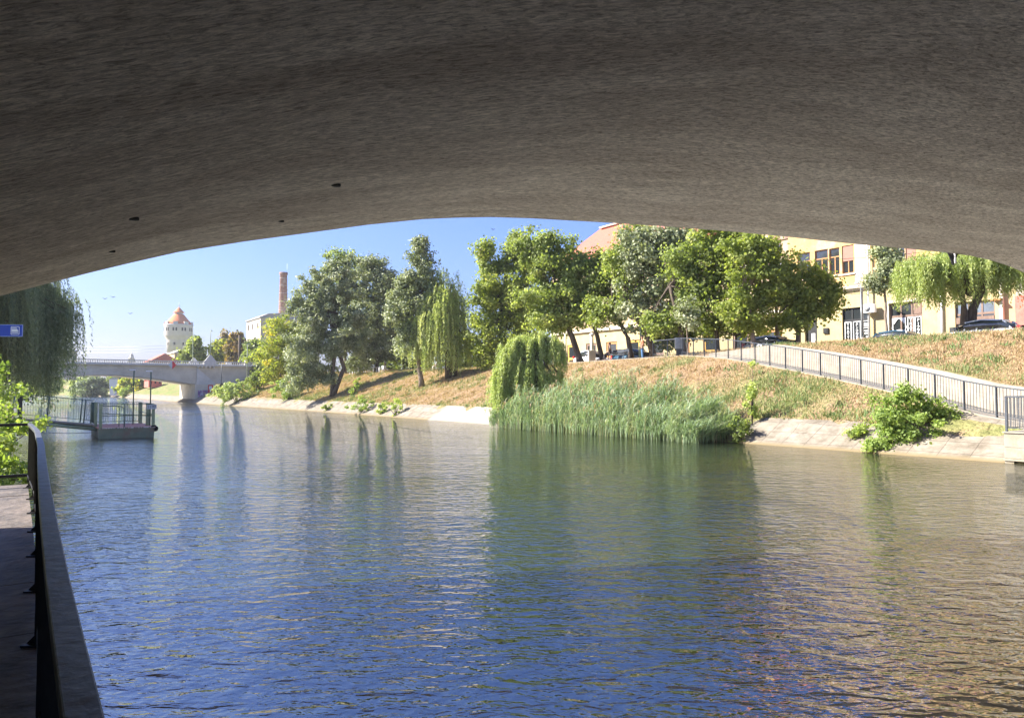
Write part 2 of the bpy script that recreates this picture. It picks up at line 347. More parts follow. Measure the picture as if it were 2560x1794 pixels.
MAT['maple'] = leafmat('bright green leaves', [(.135,.17,.04),(.21,.26,.06),(.30,.355,.09),(.40,.43,.14),(.50,.44,.18)])
MAT['maple_dark'] = leafmat('mid green leaves', [(.12,.155,.045),(.19,.24,.07),(.28,.34,.10),(.38,.43,.16),(.48,.47,.24)])
MAT['poplar'] = leafmat('silver poplar leaves', [(.13,.155,.075),(.21,.245,.12),(.31,.345,.19),(.44,.46,.30),(.60,.60,.46)], .25)
MAT['yellowing'] = leafmat('yellowing leaves', [(.17,.22,.05),(.27,.32,.06),(.40,.40,.07),(.56,.46,.08),(.58,.42,.10)])
MAT['rusty'] = leafmat('rusty autumn leaves', [(.10,.10,.03), (.20,.15,.05), (.32,.20,.08), (.38,.26,.12)])
MAT['willow'] = leafmat('yellow green willow leaves', [(.20,.26,.09),(.30,.37,.13),(.41,.47,.18),(.50,.53,.25)], .4)
MAT['willow_dark'] = leafmat('grey green willow leaves', [(.10,.135,.085),(.16,.205,.12),(.24,.29,.17),(.36,.41,.24)], .3)
MAT['bush'] = leafmat('bush leaves', [(.15,.22,.055),(.24,.33,.08),(.35,.43,.12),(.48,.52,.16)], .4)
# ------------------------------------------------------------------ terrain
FEN = [(0,.96),(.137,1.36),(.246,1.93),(.357,2.42),(.5,3.0),(.638,3.5),(.8,4.05),(1,4.45)]   # ramp height along its length
SA, TA, SB, TB = 8.6, 27.2, 31.7, 35.1
def tb(s): return 25.5 - .035 * min(max(s - 75, 0), 50)
def lerp(a, b, f): return a + (b - a) * f
def ramp_tz(s):
    f = (s - SA) / (SB - SA)
    if f <= 0: return TA, .96
    if f >= 1: return TB, float(np.interp(s, [SB, 60, 120], [4.45, 4.1, 4.3]))
    return lerp(TA, TB, f), float(np.interp(f, [a for a, b in FEN], [b for a, b in FEN]))
def crest(s):
    zc = float(np.interp(s, [0, 25, 40, 60, 110, 130, 1500], [5.12, 4.96, 4.58, 4.4, 4.8, 5.9, 5.9]))
    return float(np.interp(s, [0, 28, 45, 1500], [38.2, 38.6, 39.0, 39.0])), zc
def section(s):
    b = tb(s); tf, zf = ramp_tz(s); tc_, zc = crest(s)
    hw = min(1.05, max(zc - zf - .25, 0.02)) if s < SB else .02
    C = [(-1500,5,6),(-80,5,3),(-14,4.9,4),(-9,4.2,4),(-3,1.5,4),(-.5,.45,2),(-.12,-.2,1),(-.1,-1.5,3),(b-3,-1.5,2),(b-1.2,-.67,1),(b,0,1),(b+1.8,1.0,10)]
    C += [(tf,zf,1),(tf+2.0,zf,1),(tf+2.12,zf+hw,8),(tc_-1.2,zc-.18,2),(tc_,zc,3),(tc_+1.8,zc-.5,4),(62,zc-.5,4),(120,zc,4),(1500,zc,1)]
    return C
def patch(s, t):
    v = .5*math.sin(.31*s+.9*t+1.1*math.sin(.17*s)) + .35*math.sin(.83*s-.6*t+2) + .25*math.sin(1.7*s+1.3*t) + .2*math.sin(.11*s)
    g = .55*v - .02
    d = t - tb(s) - 1.8
    if 0 < d < 2.2: g += .45*(1 - d/2.2)
    if s < 27 and d > 0 and t < ramp_tz(s)[0]: g += .28
    if s > 125 or t < 3: g += .9
    return min(max(g, 0), 1)
S_L = list(np.arange(-60, 0, 6.)) + list(np.arange(0, 60, .5)) + list(np.arange(60, 150, 1.)) + list(np.arange(150, 300, 5.)) + list(np.arange(300, 500, 15.)) + [520, 600, 800, 1100, 1500]
def hgt(s, t):
    C = section(s); return float(np.interp(t, [c[0] for c in C], [c[1] for c in C]))
vs = []; gr = []; ncol = None
for s in S_L:
    C = section(s); row = []
    for (a, b_) in zip(C[:-1], C[1:]):
        for j in range(a[2]): row.append((lerp(a[0], b_[0], j/a[2]), lerp(a[1], b_[1], j/a[2])))
    row.append(C[-1][:2]); ncol = len(row)
    for t, z in row:
        d = t - tb(s)
        if 2.0 < d < 9 and z < 4.9: z += .05*math.sin(1.9*s+1.3*t)+.03*math.sin(4.1*s-2.7*t) if t < ramp_tz(s)[0]-.6 or t > ramp_tz(s)[0]+2.6 else 0
        p = st(s, t + bend(s), z); vs.append(p); gr.append(patch(s, t))
fs = []
for i in range(len(S_L)-1):
    for j in range(ncol-1):
        a = i*ncol+j; fs.append((a, a+1, a+ncol+1, a+ncol))
me = bpy.data.meshes.new('ground'); me.from_pydata([tuple(v) for v in vs], [], fs); me.update()
a_ = me.attributes.new('green', 'FLOAT', 'POINT'); a_.data.foreach_set('value', np.array(gr, dtype=np.float32))
tag(link('ground', me, MAT['turf']), kind='structure')
# water sheet following the bend
wv = []; wf = []; SW = list(np.arange(-60, 250, 10.)) + list(np.arange(250, 500, 15.)) + [520, 600, 800]
for s in SW: wv += [tuple(st(s, -.6+bend(s), 0)), tuple(st(s, 27+bend(s), 0))]
for i in range(len(SW)-1): wf.append((2*i, 2*i+1, 2*i+3, 2*i+2))
me = bpy.data.meshes.new('water'); me.from_pydata(wv, [], wf); me.update()
tag(link('water', me, MAT['water']), kind='structure')
def strip(name, mat, s0, s1, ds, cols, kind='structure', uv=False, **kw):
    """cols(s) -> list of (t,z); sheet swept along the river"""
    ss = list(np.arange(s0, s1, ds)) + [s1]; v = []; f = []; uvs = []
    for s in ss:
        c = cols(s); L = 0
        for k, (t, z) in enumerate(c):
            if k: L += math.hypot(t-c[k-1][0], z-c[k-1][1])
            v.append(tuple(st(s, t+bend(s), z))); uvs.append((s, L))
    n = len(cols(s0))
    for i in range(len(ss)-1):
        for j in range(n-1): f.append((i*n+j, i*n+j+1, (i+1)*n+j+1, (i+1)*n+j))
    me = bpy.data.meshes.new(name); me.from_pydata(v, [], f); me.update()
    if uv:
        ul = me.uv_layers.new(name='UVMap')
        for l in me.loops: ul.data[l.index].uv = uvs[l.vertex_index]
    o = link(name, me, mat); return tag(o, kind=kind, **kw)
def rev_cols(s):
    b = tb(s); wob = .10*math.sin(s*1.3)+.07*math.sin(s*3.1)
    tf, zf = ramp_tz(s)
    top = 1.8 + (wob if s > 14 else 0); L = [(b-1.0,-.53),(b,.03),(b+.9,.53)]
    if s < 13.2: L += [(tf-.35 if tf-.35 > b+1.3 else b+1.3, max(1.0, zf-.12)), (tf+.02, zf+.01)]
    else: L += [(b+top*.8,.83+.02),(b+top,1.0+.035)]
    return L
rv = strip('concrete_revetment', MAT['slabs'], 9.9, 300, .5, rev_cols, kind=None, uv=True, label='sloping concrete slab facing along the foot of the dry grass bank at the waterline', cat='revetment')
strip('road', MAT['asphalt'], -10, 120, 5, lambda s: [(crest(s)[0]+2.4, crest(s)[1]-.49), (46.8, crest(s)[1]-.49)])
strip('pavement', MAT['pavement'], -10, 120, 5, lambda s: [(46.8, crest(s)[1]-.6), (46.8, crest(s)[1]-.36), (51.9, crest(s)[1]-.35)])
strip('path', MAT['concrete'], 8.6, 60, .6, lambda s: [(ramp_tz(s)[0]-.02, ramp_tz(s)[1]-.25), (ramp_tz(s)[0]-.02, ramp_tz(s)[1]+.03), (ramp_tz(s)[0]+1.98, ramp_tz(s)[1]+.03)])
# retaining wall behind the ramp
MAT['ret'] = M('jointed pale retaining wall', (.25,.22,.175), (.34,.30,.245), 2.2, .9, .006, 25, c3=(.30,.26,.20), s3=.8)
wl = MB()
ss = list(np.arange(7, SB+.01, .55))
vsr = []; fsr = []
for s in ss:
    tf, zf = ramp_tz(s); tc_, zc = crest(s); hw = min(1.10, max(zc-zf-.2, .06))
    for (dt, dz) in ((2.0,-.1),(2.0,hw*.48),(2.02,hw*.5),(2.03,hw),(2.22,hw),(2.24,-.1)): vsr.append(tuple(st(s, tf+dt, zf+dz)))
for i in range(len(ss)-1):
    for j in range(6): a = i*6+j; b_ = i*6+(j+1)%6; fsr.append((a, b_, b_+6, a+6))
fsr += [tuple(range(6)), tuple((len(ss)-1)*6+k for k in range(6))]
tag(MB().add(vsr, fsr).build('retaining_wall', MAT['ret']), 'pale concrete retaining wall behind the ramp fence, below the upper grass slope', 'wall')
# ------------------------------------------------------------------ near bridge (we stand beneath it)
BETA = R(24); Y0 = 12.0; E = Vector((math.cos(BETA), math.sin(BETA), 0)); NB = Vector((-math.sin(BETA), math.cos(BETA), 0)); P0 = Vector((0, Y0, 0))
edge = [(-40,756),(0,740),(110,711),(223,682),(335,655),(446,630),(610,604),(780,581),(920,562),(1059,548),(1140,544.5),(1226,543),(1330,546),(1505,556),(1650,565),(1784,575),(1950,590),(2118,608),(2260,621),(2375,632),(2430,640),(2475,650),(2520,664),(2560,681),(2590,697)]
prof = []
for x, y in edge:
    d = ray(x, y); k = NB.dot(P0) / NB.dot(d); p = EYE + d*k; prof.append(((p-P0).dot(E), p.z))
a0, z0 = prof[0]; a1, z1 = prof[-1]
prof = [(a0-4, z0-2.6), (a0-2.2, z0-1.25), (a0-1, z0-.52)] + prof + [(a1+1, z1-.38), (a1+2.5, z1-1.25), (a1+4.5, z1-3.2)]
br = empty('arch_bridge', (0, Y0, 0), BETA, 'wide low concrete arch bridge overhead, seen from beneath with its rough grey soffit', 'bridge')
# local frame: x along E, y along NB
dS = Vector((SH, -CH, 0))   # backwards along the river
ldx, ldy = dS.dot(E), dS.dot(NB)
NBK = 24; LB = 12.8
v = []; f = []
for a, z in prof:
    for k in range(NBK+1):
        q = LB*k/NBK; v.append((a+ldx*q, ldy*q, z + .0))
nn = NBK+1
for i in range(len(prof)-1):
    for k in range(NBK): f.append((i*nn+k, i*nn+k+1, (i+1)*nn+k+1, (i+1)*nn+k))
ZT = 6.9
ntop = len(v)
for a, z in prof:
    for k in (0, NBK):
        q = LB*k/NBK; v.append((a+ldx*q, ldy*q, ZT))
for i in range(len(prof)-1):
    t0 = ntop+2*i; f += [(t0, t0+2, t0+3, t0+1), (i*nn, (i+1)*nn, t0+2, t0), (i*nn+NBK, t0+1, t0+3, (i+1)*nn+NBK)]
f += [tuple(range(0, nn)) + (ntop+1, ntop), ]
L = len(prof)-1
f += [tuple(L*nn+k for k in range(nn)) + (ntop+2*L+1, ntop+2*L)]
so = MB().add(v, f, 0, False); ob = so.build('deck', MAT['soffit'], br)
for p_ in ob.data.polygons:
    if len(p_.vertices) == 4 and abs(p_.normal.z) > .3: p_.use_smooth = True
for nm, y0, y1 in (('parapet', -.45, -.1),):
    for q in (0, LB):
        MB().add([(prof[0][0]+ldx*q, ldy*q+(-.12 if q == 0 else .12), ZT), (prof[-1][0]+ldx*q, ldy*q+(-.12 if q == 0 else .12), ZT),
                  (prof[-1][0]+ldx*q, ldy*q+(-.42 if q == 0 else .42), ZT), (prof[0][0]+ldx*q, ldy*q+(-.42 if q == 0 else .42), ZT)] +
                 [(prof[0][0]+ldx*q, ldy*q+(-.12 if q == 0 else .12), ZT+1), (prof[-1][0]+ldx*q, ldy*q+(-.12 if q == 0 else .12), ZT+1),
                  (prof[-1][0]+ldx*q, ldy*q+(-.42 if q == 0 else .42), ZT+1), (prof[0][0]+ldx*q, ldy*q+(-.42 if q == 0 else .42), ZT+1)],
                 [(0,3,2,1),(4,5,6,7),(0,1,5,4),(1,2,6,5),(2,3,7,6),(3,0,4,7)]).build('parapet', MAT['concrete'], br)
def abut(aa, zt, wdt):
    MB().add([(aa,0.02,-1.4),(aa+wdt,0.02,-1.4),(aa+wdt+ldx*LB,ldy*LB,-1.4),(aa+ldx*LB,ldy*LB,-1.4),(aa,0.02,zt),(aa+wdt,0.02,zt),(aa+wdt+ldx*LB,ldy*LB,zt),(aa+ldx*LB,ldy*LB,zt)],
             [(0,3,2,1),(4,5,6,7),(0,1,5,4),(1,2,6,5),(2,3,7,6),(3,0,4,7)]).build('abutment', MAT['soffit'], br)
abut(prof[0][0]-2.9, ZT-.01, 3.0); abut(prof[-1][0]-.1, ZT-.01, 8.0)
def soffit_z(a): return float(np.interp(a, [p[0] for p in prof], [p[1] for p in prof]))
# drain holes: find where the pixel ray meets the ruled soffit
for x, y, r in ((840,461,.05),(333,544,.05),(703,552,.035),(280,627,.035)):
    d = ray(x, y); best = None
    for i in range(400):
        k = 1 + i*.04; p = EYE + d*k; l = p - P0; ly = l.dot(NB); q = ly/ldy; a = l.dot(E) - ldx*q
        dz = p.z - soffit_z(a)
        if dz > 0: best = (l.dot(E), ly, soffit_z(a)); break
    if best:
        MB().lathe([(r,-.012),(r,.01)], 14, 0, (0,0)).build('drain_hole', MAT['void'], br).location = best
# small dark triangular mark hanging at the bridge edge
d = ray(2382, 632); k = NB.dot(P0)/NB.dot(d); p = EYE + d*k*1.004
tri = empty('triangular_mark', p, BETA-R(10), 'small dark inverted triangle plate with a white pipe hanging from the bridge edge', 'sign')
sc_ = k/FPX
MB().prism([(-19*sc_,.04),(19*sc_,.04),(0,-32*sc_)], -.008, .008).build('plate', MAT['iron_black'], tri)
MB().tube([(.5*sc_,-.05,.06),(1.5*sc_,-.05,-27*sc_)], 2.6*sc_, 10).build('pipe', MAT['white'], tri)
# ------------------------------------------------------------------ walkway and its railing
strip('walkway', MAT['conc_dark'], -6, 14.3, .5, lambda s: [(-3.2,.725),(.175,.725),(.185,.60),(-.3,.55)], kind='structure')
MB().add([tuple(st(14.3,-3.2,.74)),tuple(st(14.3,.04,.74)),tuple(st(14.3,.04,.5)),tuple(st(14.3,-3.2,.5))],[(0,1,2,3)]).build('walkway', MAT['conc_dark'])['kind']='structure'
rail = empty('walkway_railing', st(1,.12,.74), 0, 'long black iron railing along the dark walkway under the bridge, water side', 'railing')
rl = rail.location
RP = [(-.02,.25)] + [None]*0
pts = []
for x, y in ((264,1794),(212,1592),(175,1444),(148,1320),(129,1227),(118,1163),(111,1108),(99,1074),(80,1057)):
    d = ray(x, y); k = (1.727-2.3)/d.z; p = EYE + d*k; pts.append(p)
d0 = (pts[0]-pts[1]).normalized(); pts = [pts[0]+d0*2.0] + pts
T_ = Vector((CH, SH, 0))
def railbox(ps, w0, w1, z0, z1):
    v = []; f = []
    for p in ps:
        for ww, z in ((-w1,z0),(-w0,z0),(-w0,z1),(-w1,z1)): q = p + T_*ww; v.append((q.x-rl.x, q.y-rl.y, z-rl.z))
    n = len(ps)
    for i in range(n-1):
        for j in range(4): f.append((i*4+j, i*4+(j+1)%4, (i+1)*4+(j+1)%4, (i+1)*4+j))
    f += [(0,1,2,3), (n*4-4,n*4-3,n*4-2,n*4-1)]
    return v, f
MAT['handrail'] = M('scuffed dark handrail', (.025,.030,.036), (.12,.13,.145), 9, .42, .003, 22, spec=.6, c3=(.075,.045,.03), s3=6)
MB().add(*railbox(pts, 0, .062, 1.685, 1.727)).build('handrail', MAT['handrail'], rail, bevel=.004)
MB().add(*railbox(pts, .015, .05, .84, .865)).build('bottom_rail', MAT['iron_black'], rail)
for L_ in ():
    pass
path = pts
Ls = [0]
for a, b_ in zip(path[:-1], path[1:]): Ls.append(Ls[-1]+(b_-a).length)
def onpath(L):
    for i in range(len(path)-1):
        if L <= Ls[i+1]: return path[i].lerp(path[i+1], (L-Ls[i])/(Ls[i+1]-Ls[i]))
    return path[-1]
L = .3; nb = 0
while L < Ls[-1]-.05:
    m = MB()
    for k in range(13):
        if L+k*.105 > Ls[-1]-.05: break
        p = onpath(L+k*.105) - T_*.032; m.box(p.x-rl.x-.007, p.x-rl.x+.007, p.y-rl.y-.007, p.y-rl.y+.007, .86-rl.z, 1.69-rl.z)
    m.build('bar_panel', MAT['iron_black'], rail)
    p = onpath(min(L-.05, Ls[-1])) - T_*.032
    pm = MB().box(p.x-rl.x-.02, p.x-rl.x+.02, p.y-rl.y-.02, p.y-rl.y+.02, 0, 1.69-rl.z)
    pm.prism([(p.x-rl.x-.075, .015),(p.x-rl.x, .015),(p.x-rl.x, .09)], p.y-rl.y-.008, p.y-rl.y+.008)
    pm.box(p.x-rl.x-.085, p.x-rl.x+.03, p.y-rl.y-.05, p.y-rl.y+.05, 0, .015)
    pm.build('post', MAT['iron_black'], rail)
    L += 1.4
pe = pts[-1]; er = empty('end_railing', pe, HD, 'black railing closing the far end of the walkway, across the bush', 'railing')
ez = 1.727
MB().box(-3,0,-.03,.03,-.045,0).build('handrail', MAT['iron_black'], er)
MB().box(-3,0,-.015,.015,.85-ez-.02,.85-ez+.03).build('bottom_rail', MAT['iron_black'], er)
MB().box(-.045,-.005,-.02,.02,.74-ez,-.04).build('post', MAT['iron_black'], er)
MAT['paving'] = M('worn damp brown paving', (.038,.030,.026), (.16,.125,.10), 2.6, .68, .02, 11, stretch=(1,1,1), spec=.5, c3=(.03,.026,.024), s3=.7)
for i_, s0_ in enumerate(np.arange(-6, 14.2, 1.45)):
    zz_ = .742+random.uniform(-.004,.004); s1_ = min(s0_+1.437, 14.3)
    MB().add([tuple(st(s_,t_,z_)) for z_ in (.70, zz_) for s_,t_ in ((s0_,-3.2),(s0_,.185),(s1_,.185),(s1_,-3.2))],[(0,3,2,1),(4,5,6,7),(0,1,5,4),(1,2,6,5),(2,3,7,6),(3,0,4,7)]).build('walkway', MAT['paving'])['kind'] = 'structure'
# ------------------------------------------------------------------ foliage builders
def leaf_mesh(name, C, N, U, L, W, rnd):
    """C centres, N normals, U long axes, L lengths, W widths, rnd per leaf"""
    n = len(C); U = U - (U*N).sum(1)[:,None]*N; U /= np.linalg.norm(U, axis=1)[:,None]+1e-9; V = np.cross(N, U)
    L = L[:,None]; W = W[:,None]
    P = np.empty((n,4,3)); P[:,0] = C-U*L*.5; P[:,1] = C+V*W*.5; P[:,2] = C+U*L*.5; P[:,3] = C-V*W*.5
    me = bpy.data.meshes.new(name); me.vertices.add(4*n); me.vertices.foreach_set('co', P.reshape(-1).astype(np.float32))
    me.loops.add(4*n); me.loops.foreach_set('vertex_index', np.arange(4*n, dtype=np.int32))
    me.polygons.add(n); me.polygons.foreach_set('loop_start', np.arange(0,4*n,4, dtype=np.int32))
    me.polygons.foreach_set('loop_total', np.full(n,4,dtype=np.int32))
    me.update(calc_edges=True)
    a = me.attributes.new('rnd','FLOAT','FACE'); a.data.foreach_set('value', np.clip(rnd,0,1).astype(np.float32))
    return me
def unit(a): return a/(np.linalg.norm(a, axis=1)[:,None]+1e-9)
def clumps(blobs, dens):
    """blobs: (centre, radii) -> clump centres with outward direction"""
    cs = []; ds = []
    for c, r in blobs:
        n = max(12, int(dens * (r[0]*r[1]*r[2])**(2/3)))
        d = unit(rng.normal(size=(n,3))); rr = rng.random(n)**.35 * .93; rr = np.where(rng.random(n) < .13, 1.0+.32*rng.random(n), rr)
        cs.append(np.array(c)+d*rr[:,None]*np.array(r)); ds.append(d)
    return np.concatenate(cs), np.concatenate(ds)
def crown_mesh(name, blobs, leaf=.2, dens=7, per=90, spread=.55, hue=.5, elong=1.25):
    cc, dd = clumps(blobs, dens)
    n = len(cc)*per; idx = np.repeat(np.arange(len(cc)), per)
    sp = spread*(.65+.7*rng.random(len(cc)))
    off = rng.normal(size=(n,3))*np.array([.5,.5,.40])*sp[idx][:,None]
    C = cc[idx]+off
    N = unit(unit(off)*.8 + dd[idx]*.5 + rng.normal(size=(n,3))*.75 + np.array([0,0,.25]))
    U = unit(rng.normal(size=(n,3))); s = leaf*(.6+.8*rng.random(n))
    ch = rng.normal(size=len(cc))*.13
    rnd = hue-.12 + ch[idx] + rng.normal(size=n)*.15
    return leaf_mesh(name, C, N, U, s*elong, s, rnd), cc
def limbs(mb, top, r0, targets, n=7, base=None):
    t = np.array(targets); ids = rng.choice(len(t), min(n,len(t)), replace=False)
    for i in ids:
        q = Vector(t[i]); p = Vector(top); m = p.lerp(q,.45)+Vector((rng.normal()*.2,rng.normal()*.2,.25+rng.random()*.3))
        mb.tube([p, p.lerp(m,.55), m, m.lerp(q,.6)+Vector((0,0,.1)), q], [r0*.62,r0*.5,r0*.36,r0*.2,.015], 6)
        for _ in range(2):
            j = rng.integers(len(t)); q2 = Vector(t[j])
            if (q2-m).length < 3.2: mb.tube([m, m.lerp(q2,.5)+Vector((0,0,.12)), q2], [r0*.26,r0*.16,.012], 5)
def tree(label, bx, t, trunk_px, blobs_px, mat='maple', leaf=.2, r0=.2, bark='bark', dens=7, per=90, spread=.55, hue=.5, name='tree', group=None, bz=None, limbn=8, depth=.8, trunks=None, cat='tree', elong=1.25):
    """base at pixel column bx on the plane t; trunk_px list of (x,y) upward; blobs_px (x,y,rx,ry[,dz depth shift m])"""
    Y = depthT(bx, t); p0 = at(bx, 900, Y); s0 = -p0.x*SH + p0.y*CH
    z0 = hgt(s0, t) if bz is None else bz; base = Vector((p0.x, p0.y, z0-.05))
    root = empty(name, base, 0, label, cat, group)
    m = MB(); tops = []
    for tr in (trunks or [trunk_px]):
        P = [Vector((0,0,0))]
        for k, (x, y) in enumerate(tr): q = at(x, y, Y) - base; P.append(q)
        P2 = []
        for i in range(len(P)-1):
            for j in range(3): P2.append(P[i].lerp(P[i+1], j/3)+Vector((rng.normal()*.02,rng.normal()*.02,0)))
        P2.append(P[-1]); P2[0] = P[0]; nP = len(P2)
        m.tube(P2, [r0*(1.35 if i == 0 else 1)*(1-.45*i/nP) for i in range(nP)], 10); tops.append(P2[-1])
    leaf *= .80; per = int(per*1.2); dens *= 1.2
    k = Y/FPX; bl = []
    for b in blobs_px:
        x, y, rx, ry = b[:4]; dz = b[4] if len(b) > 4 else 0
        c = at(x, y, Y) - base + Vector((0, dz, 0)); bl.append((tuple(c), (rx*k, (rx+ry)*.5*k*depth, ry*k)))
    me, cc = crown_mesh('crown', bl, leaf, dens, per, spread, hue, elong)
    for tp in tops: limbs(m, tp, r0*.8, cc, max(3, limbn//len(tops)))
    m.build('trunk', MAT[bark], root, fixn=False)
    link('crown', me, MAT[mat], root)
    return root
def willow(label, base, top, domes, nstr, mat, leaf=(.22,.045), lean=None, name='willow_tree', r0=.22, trunks=None, group=None, step=.10, sway=.25, hue=.5):
    """domes: list (centre, (rx,ry,rz), drop_min, drop_max) in world units relative to base"""
    root = empty(name, base, 0, label, 'tree', group); m = MB()
    for tr in (trunks or [[(0,0,0), top]]): m.tube([Vector(q) for q in tr], [r0*(1.2-.6*i/(len(tr)-1)) for i in range(len(tr))], 9)
    C=[];N=[];U=[];RR=[]
    for (c, r, d0, d1, fr) in domes:
        c = np.array(c)
        for i in range(int(nstr*fr)):
            if i % 6 == 0:
                dc = rng.normal(size=3); dc[2] = abs(dc[2]); dc /= np.linalg.norm(dc); rc = rng.random()**.45; drift = rng.normal(size=2)*.12; Lc = rng.random(); hc = rng.normal()*.15
            d = dc + rng.normal(size=3)*.10; d[2] = abs(d[2]); rr = rc
            a = c + d*np.array(r)*rr; dirh = np.array([d[0]+drift[0], d[1]+drift[1], 0])
            Ld = d0+(d1-d0)*min(1.1,max(0,Lc+rng.normal()*.18)); ns = int(Ld/step); hh = hc+rng.normal()*.06
            if i % 14 == 0: m.tube([Vector(top), Vector(top).lerp(Vector(a),.5)+Vector((0,0,.5)), Vector(a)], [r0*.35,r0*.2,.015], 5)
            ph = rng.random()*6
            for j in range(ns):
                q = j/ns; w = sway*(1-math.exp(-2*q))
                p = a + dirh*w*Ld*.35 + np.array([math.sin(ph+3*q)*.07, math.cos(ph+2.3*q)*.07, -q*Ld*(.35+.65*q) if q < .4 else -q*Ld*(.35+.65*q)])
                for _ in range(2):
                    C.append(p+rng.normal(size=3)*.045); U.append([dirh[0]*.3+rng.normal()*.3, dirh[1]*.3+rng.normal()*.3, -1]); N.append(rng.normal(size=3)+dirh*.6); RR.append(hue+hh+rng.normal()*.14)
    C=np.array(C); n=len(C); U=unit(np.array(U)); N=unit(np.array(N))
    me = leaf_mesh('crown', C, N, U, leaf[0]*(.7+.6*rng.random(n)), leaf[1]*(.7+.6*rng.random(n)), np.array(RR))
    m.build('trunk', MAT['bark'], root, fixn=False); link('crown', me, MAT[mat], root)
    return root
def bush(label, c, rads, mat='bush', leaf=.12, dens=30, per=60, name='bush', spread=.3, group=None, stems=8, hue=.5, extra=(), cat='bush', elong=1.4):
    c = Vector(c); root = empty(name, c, 0, label, cat, group)
    spread = min(spread, .5*(rads[0]*rads[1]*rads[2])**(1/3))
    bl = [((0,0,rads[2]*.8), rads)] + list(extra)
    me, cc = crown_mesh('foliage', bl, leaf, dens, per, spread, hue, elong)
    v = np.empty(len(me.vertices)*3, np.float32); me.vertices.foreach_get('co', v); v = v.reshape(-1,3); v[:,2] = np.where(v[:,2] < -c.z+.02, -c.z+.02+rng.random(len(v))*.05, v[:,2]); me.vertices.foreach_set('co', v.reshape(-1))
    m = MB(); ids = rng.choice(len(cc), min(stems,len(cc)), replace=False)
    for i in ids:
        q = Vector(cc[i]); m.tube([(0,0,-.1), q*.5+Vector((0,0,.1)), q], [.03,.02,.006], 5)
    m.build('stem', MAT['bark'], root, fixn=False); link('foliage', me, MAT[mat], root)
    return root
# ------------------------------------------------------------------ right bank trees (left to right in view)
G1 = 'trees on the promenade above the right bank'
tree('yellowing small tree between the far bridge end and the silvery poplar', 702, 30, [(702,935),(700,880)],
     [(705,830,45,45),(680,885,48,45),(740,880,45,50),(690,930,40,35),(745,840,30,40)], 'yellowing', .24, .16, 'bark_pale', 7, 80, .7, .42, 'deciduous_tree', G1)
tree('silvery grey-green poplar with two dark leaning trunks on the slope', 832, 28.5, None,
     [(800,735,55,60),(860,770,60,75),(790,800,60,60),(752,768,36,36),(850,690,48,48),(760,880,60,60),(850,862,60,42),(880,830,50,60),(800,930,45,35),(740,950,35,35)],
     'poplar', .21, .26, 'bark', 8, 110, .6, .46, 'poplar_tree', G1, trunks=[[(831,930),(838,870),(845,800)],[(860,920),(842,860),(820,780)]], limbn=14)
tree('tall airy-topped tree rising behind the two-trunked silvery poplar', 862, 36, [(865,840),(862,760)],
     [(830,655,35,28),(880,680,36,32),(858,700,40,40),(845,640,22,22),(890,650,20,18),(868,760,35,45)], 'maple_dark', .24, .2, 'bark', 4.5, 60, .7, .55, 'poplar_tree', G1, limbn=14)
tree('broad silvery tree over the white garden chairs with a dark forked trunk', 942, 36.5, [(940,890),(938,840)],
     [(925,700,50,55),(965,720,55,60),(935,780,70,60),(910,840,60,50),(985,800,50,60),(950,870,75,38),(1000,860,40,40),(900,900,40,30),(925,665,30,25)], 'poplar', .22, .3, 'bark', 8, 100, .65, .42, 'poplar_tree', G1, limbn=12)
tree('tallest silvery poplar, leaning dark trunk on the slope left of the weeping willow', 1055, 31, [(1046,900),(1035,840),(1030,780)],
     [(1050,640,28,40),(1040,700,50,50),(1010,730,40,50),(1050,770,45,55),(1000,790,45,55),(1020,850,40,50),(1065,820,25,45),(1052,612,14,20),(1060,690,32,50)], 'poplar', .2, .24, 'bark_pale', 8.5, 100, .55, .45, 'poplar_tree', G1, limbn=12)
# weeping willow of the middle bank
Yw = depthT(1122, 33); pw = at(1122, 900, Yw); sw = -pw.x*SH+pw.y*CH; kw = Yw/FPX
bw = Vector((pw.x, pw.y, hgt(sw,33)-.05))
def rel(x, y, Y, b, dz=0): q = at(x, y, Y)-b; return (q.x, q.y+dz, q.z)
willow('yellow-green weeping willow between the tall poplar and the bright green maples', bw, rel(1115,800,Yw,bw),
       [(rel(1108,760,Yw,bw),(58*kw,1.9,92*kw),.5,1.7,.40),(rel(1100,800,Yw,bw),(76*kw,2.4,75*kw),1.6,4.4,.45),(rel(1062,860,Yw,bw),(46*kw,1.8,50*kw),1.2,3.0,.22),(rel(1145,860,Yw,bw),(40*kw,1.8,50*kw),1.5,3.2,.2)],
       1500, 'willow', (.22,.07), name='willow_tree', r0=.3, trunks=[[(0,0,0), rel(1118,870,Yw,bw), rel(1105,790,Yw,bw)],[(.4,0,0), rel(1140,880,Yw,bw), rel(1130,800,Yw,bw)]], step=.12, group=G1, hue=.72, sway=.5)
tree('bright yellow-green maple with foliage almost down to the grass, right of the weeping willow', 1245, 35.5, [(1248,860),(1252,780)],
     [(1260,700,70,60),(1320,650,70,60),(1230,770,65,55),(1300,760,75,65),(1200,840,35,50),(1250,850,60,50),(1320,840,60,45),(1215,900,30,35),(1245,930,32,30),(1300,610,45,35),(1230,650,28,32,1),(1215,620,18,18)],
     'maple', .22, .26, 'bark', 8, 105, .62, .52, 'maple_tree', G1, limbn=12)
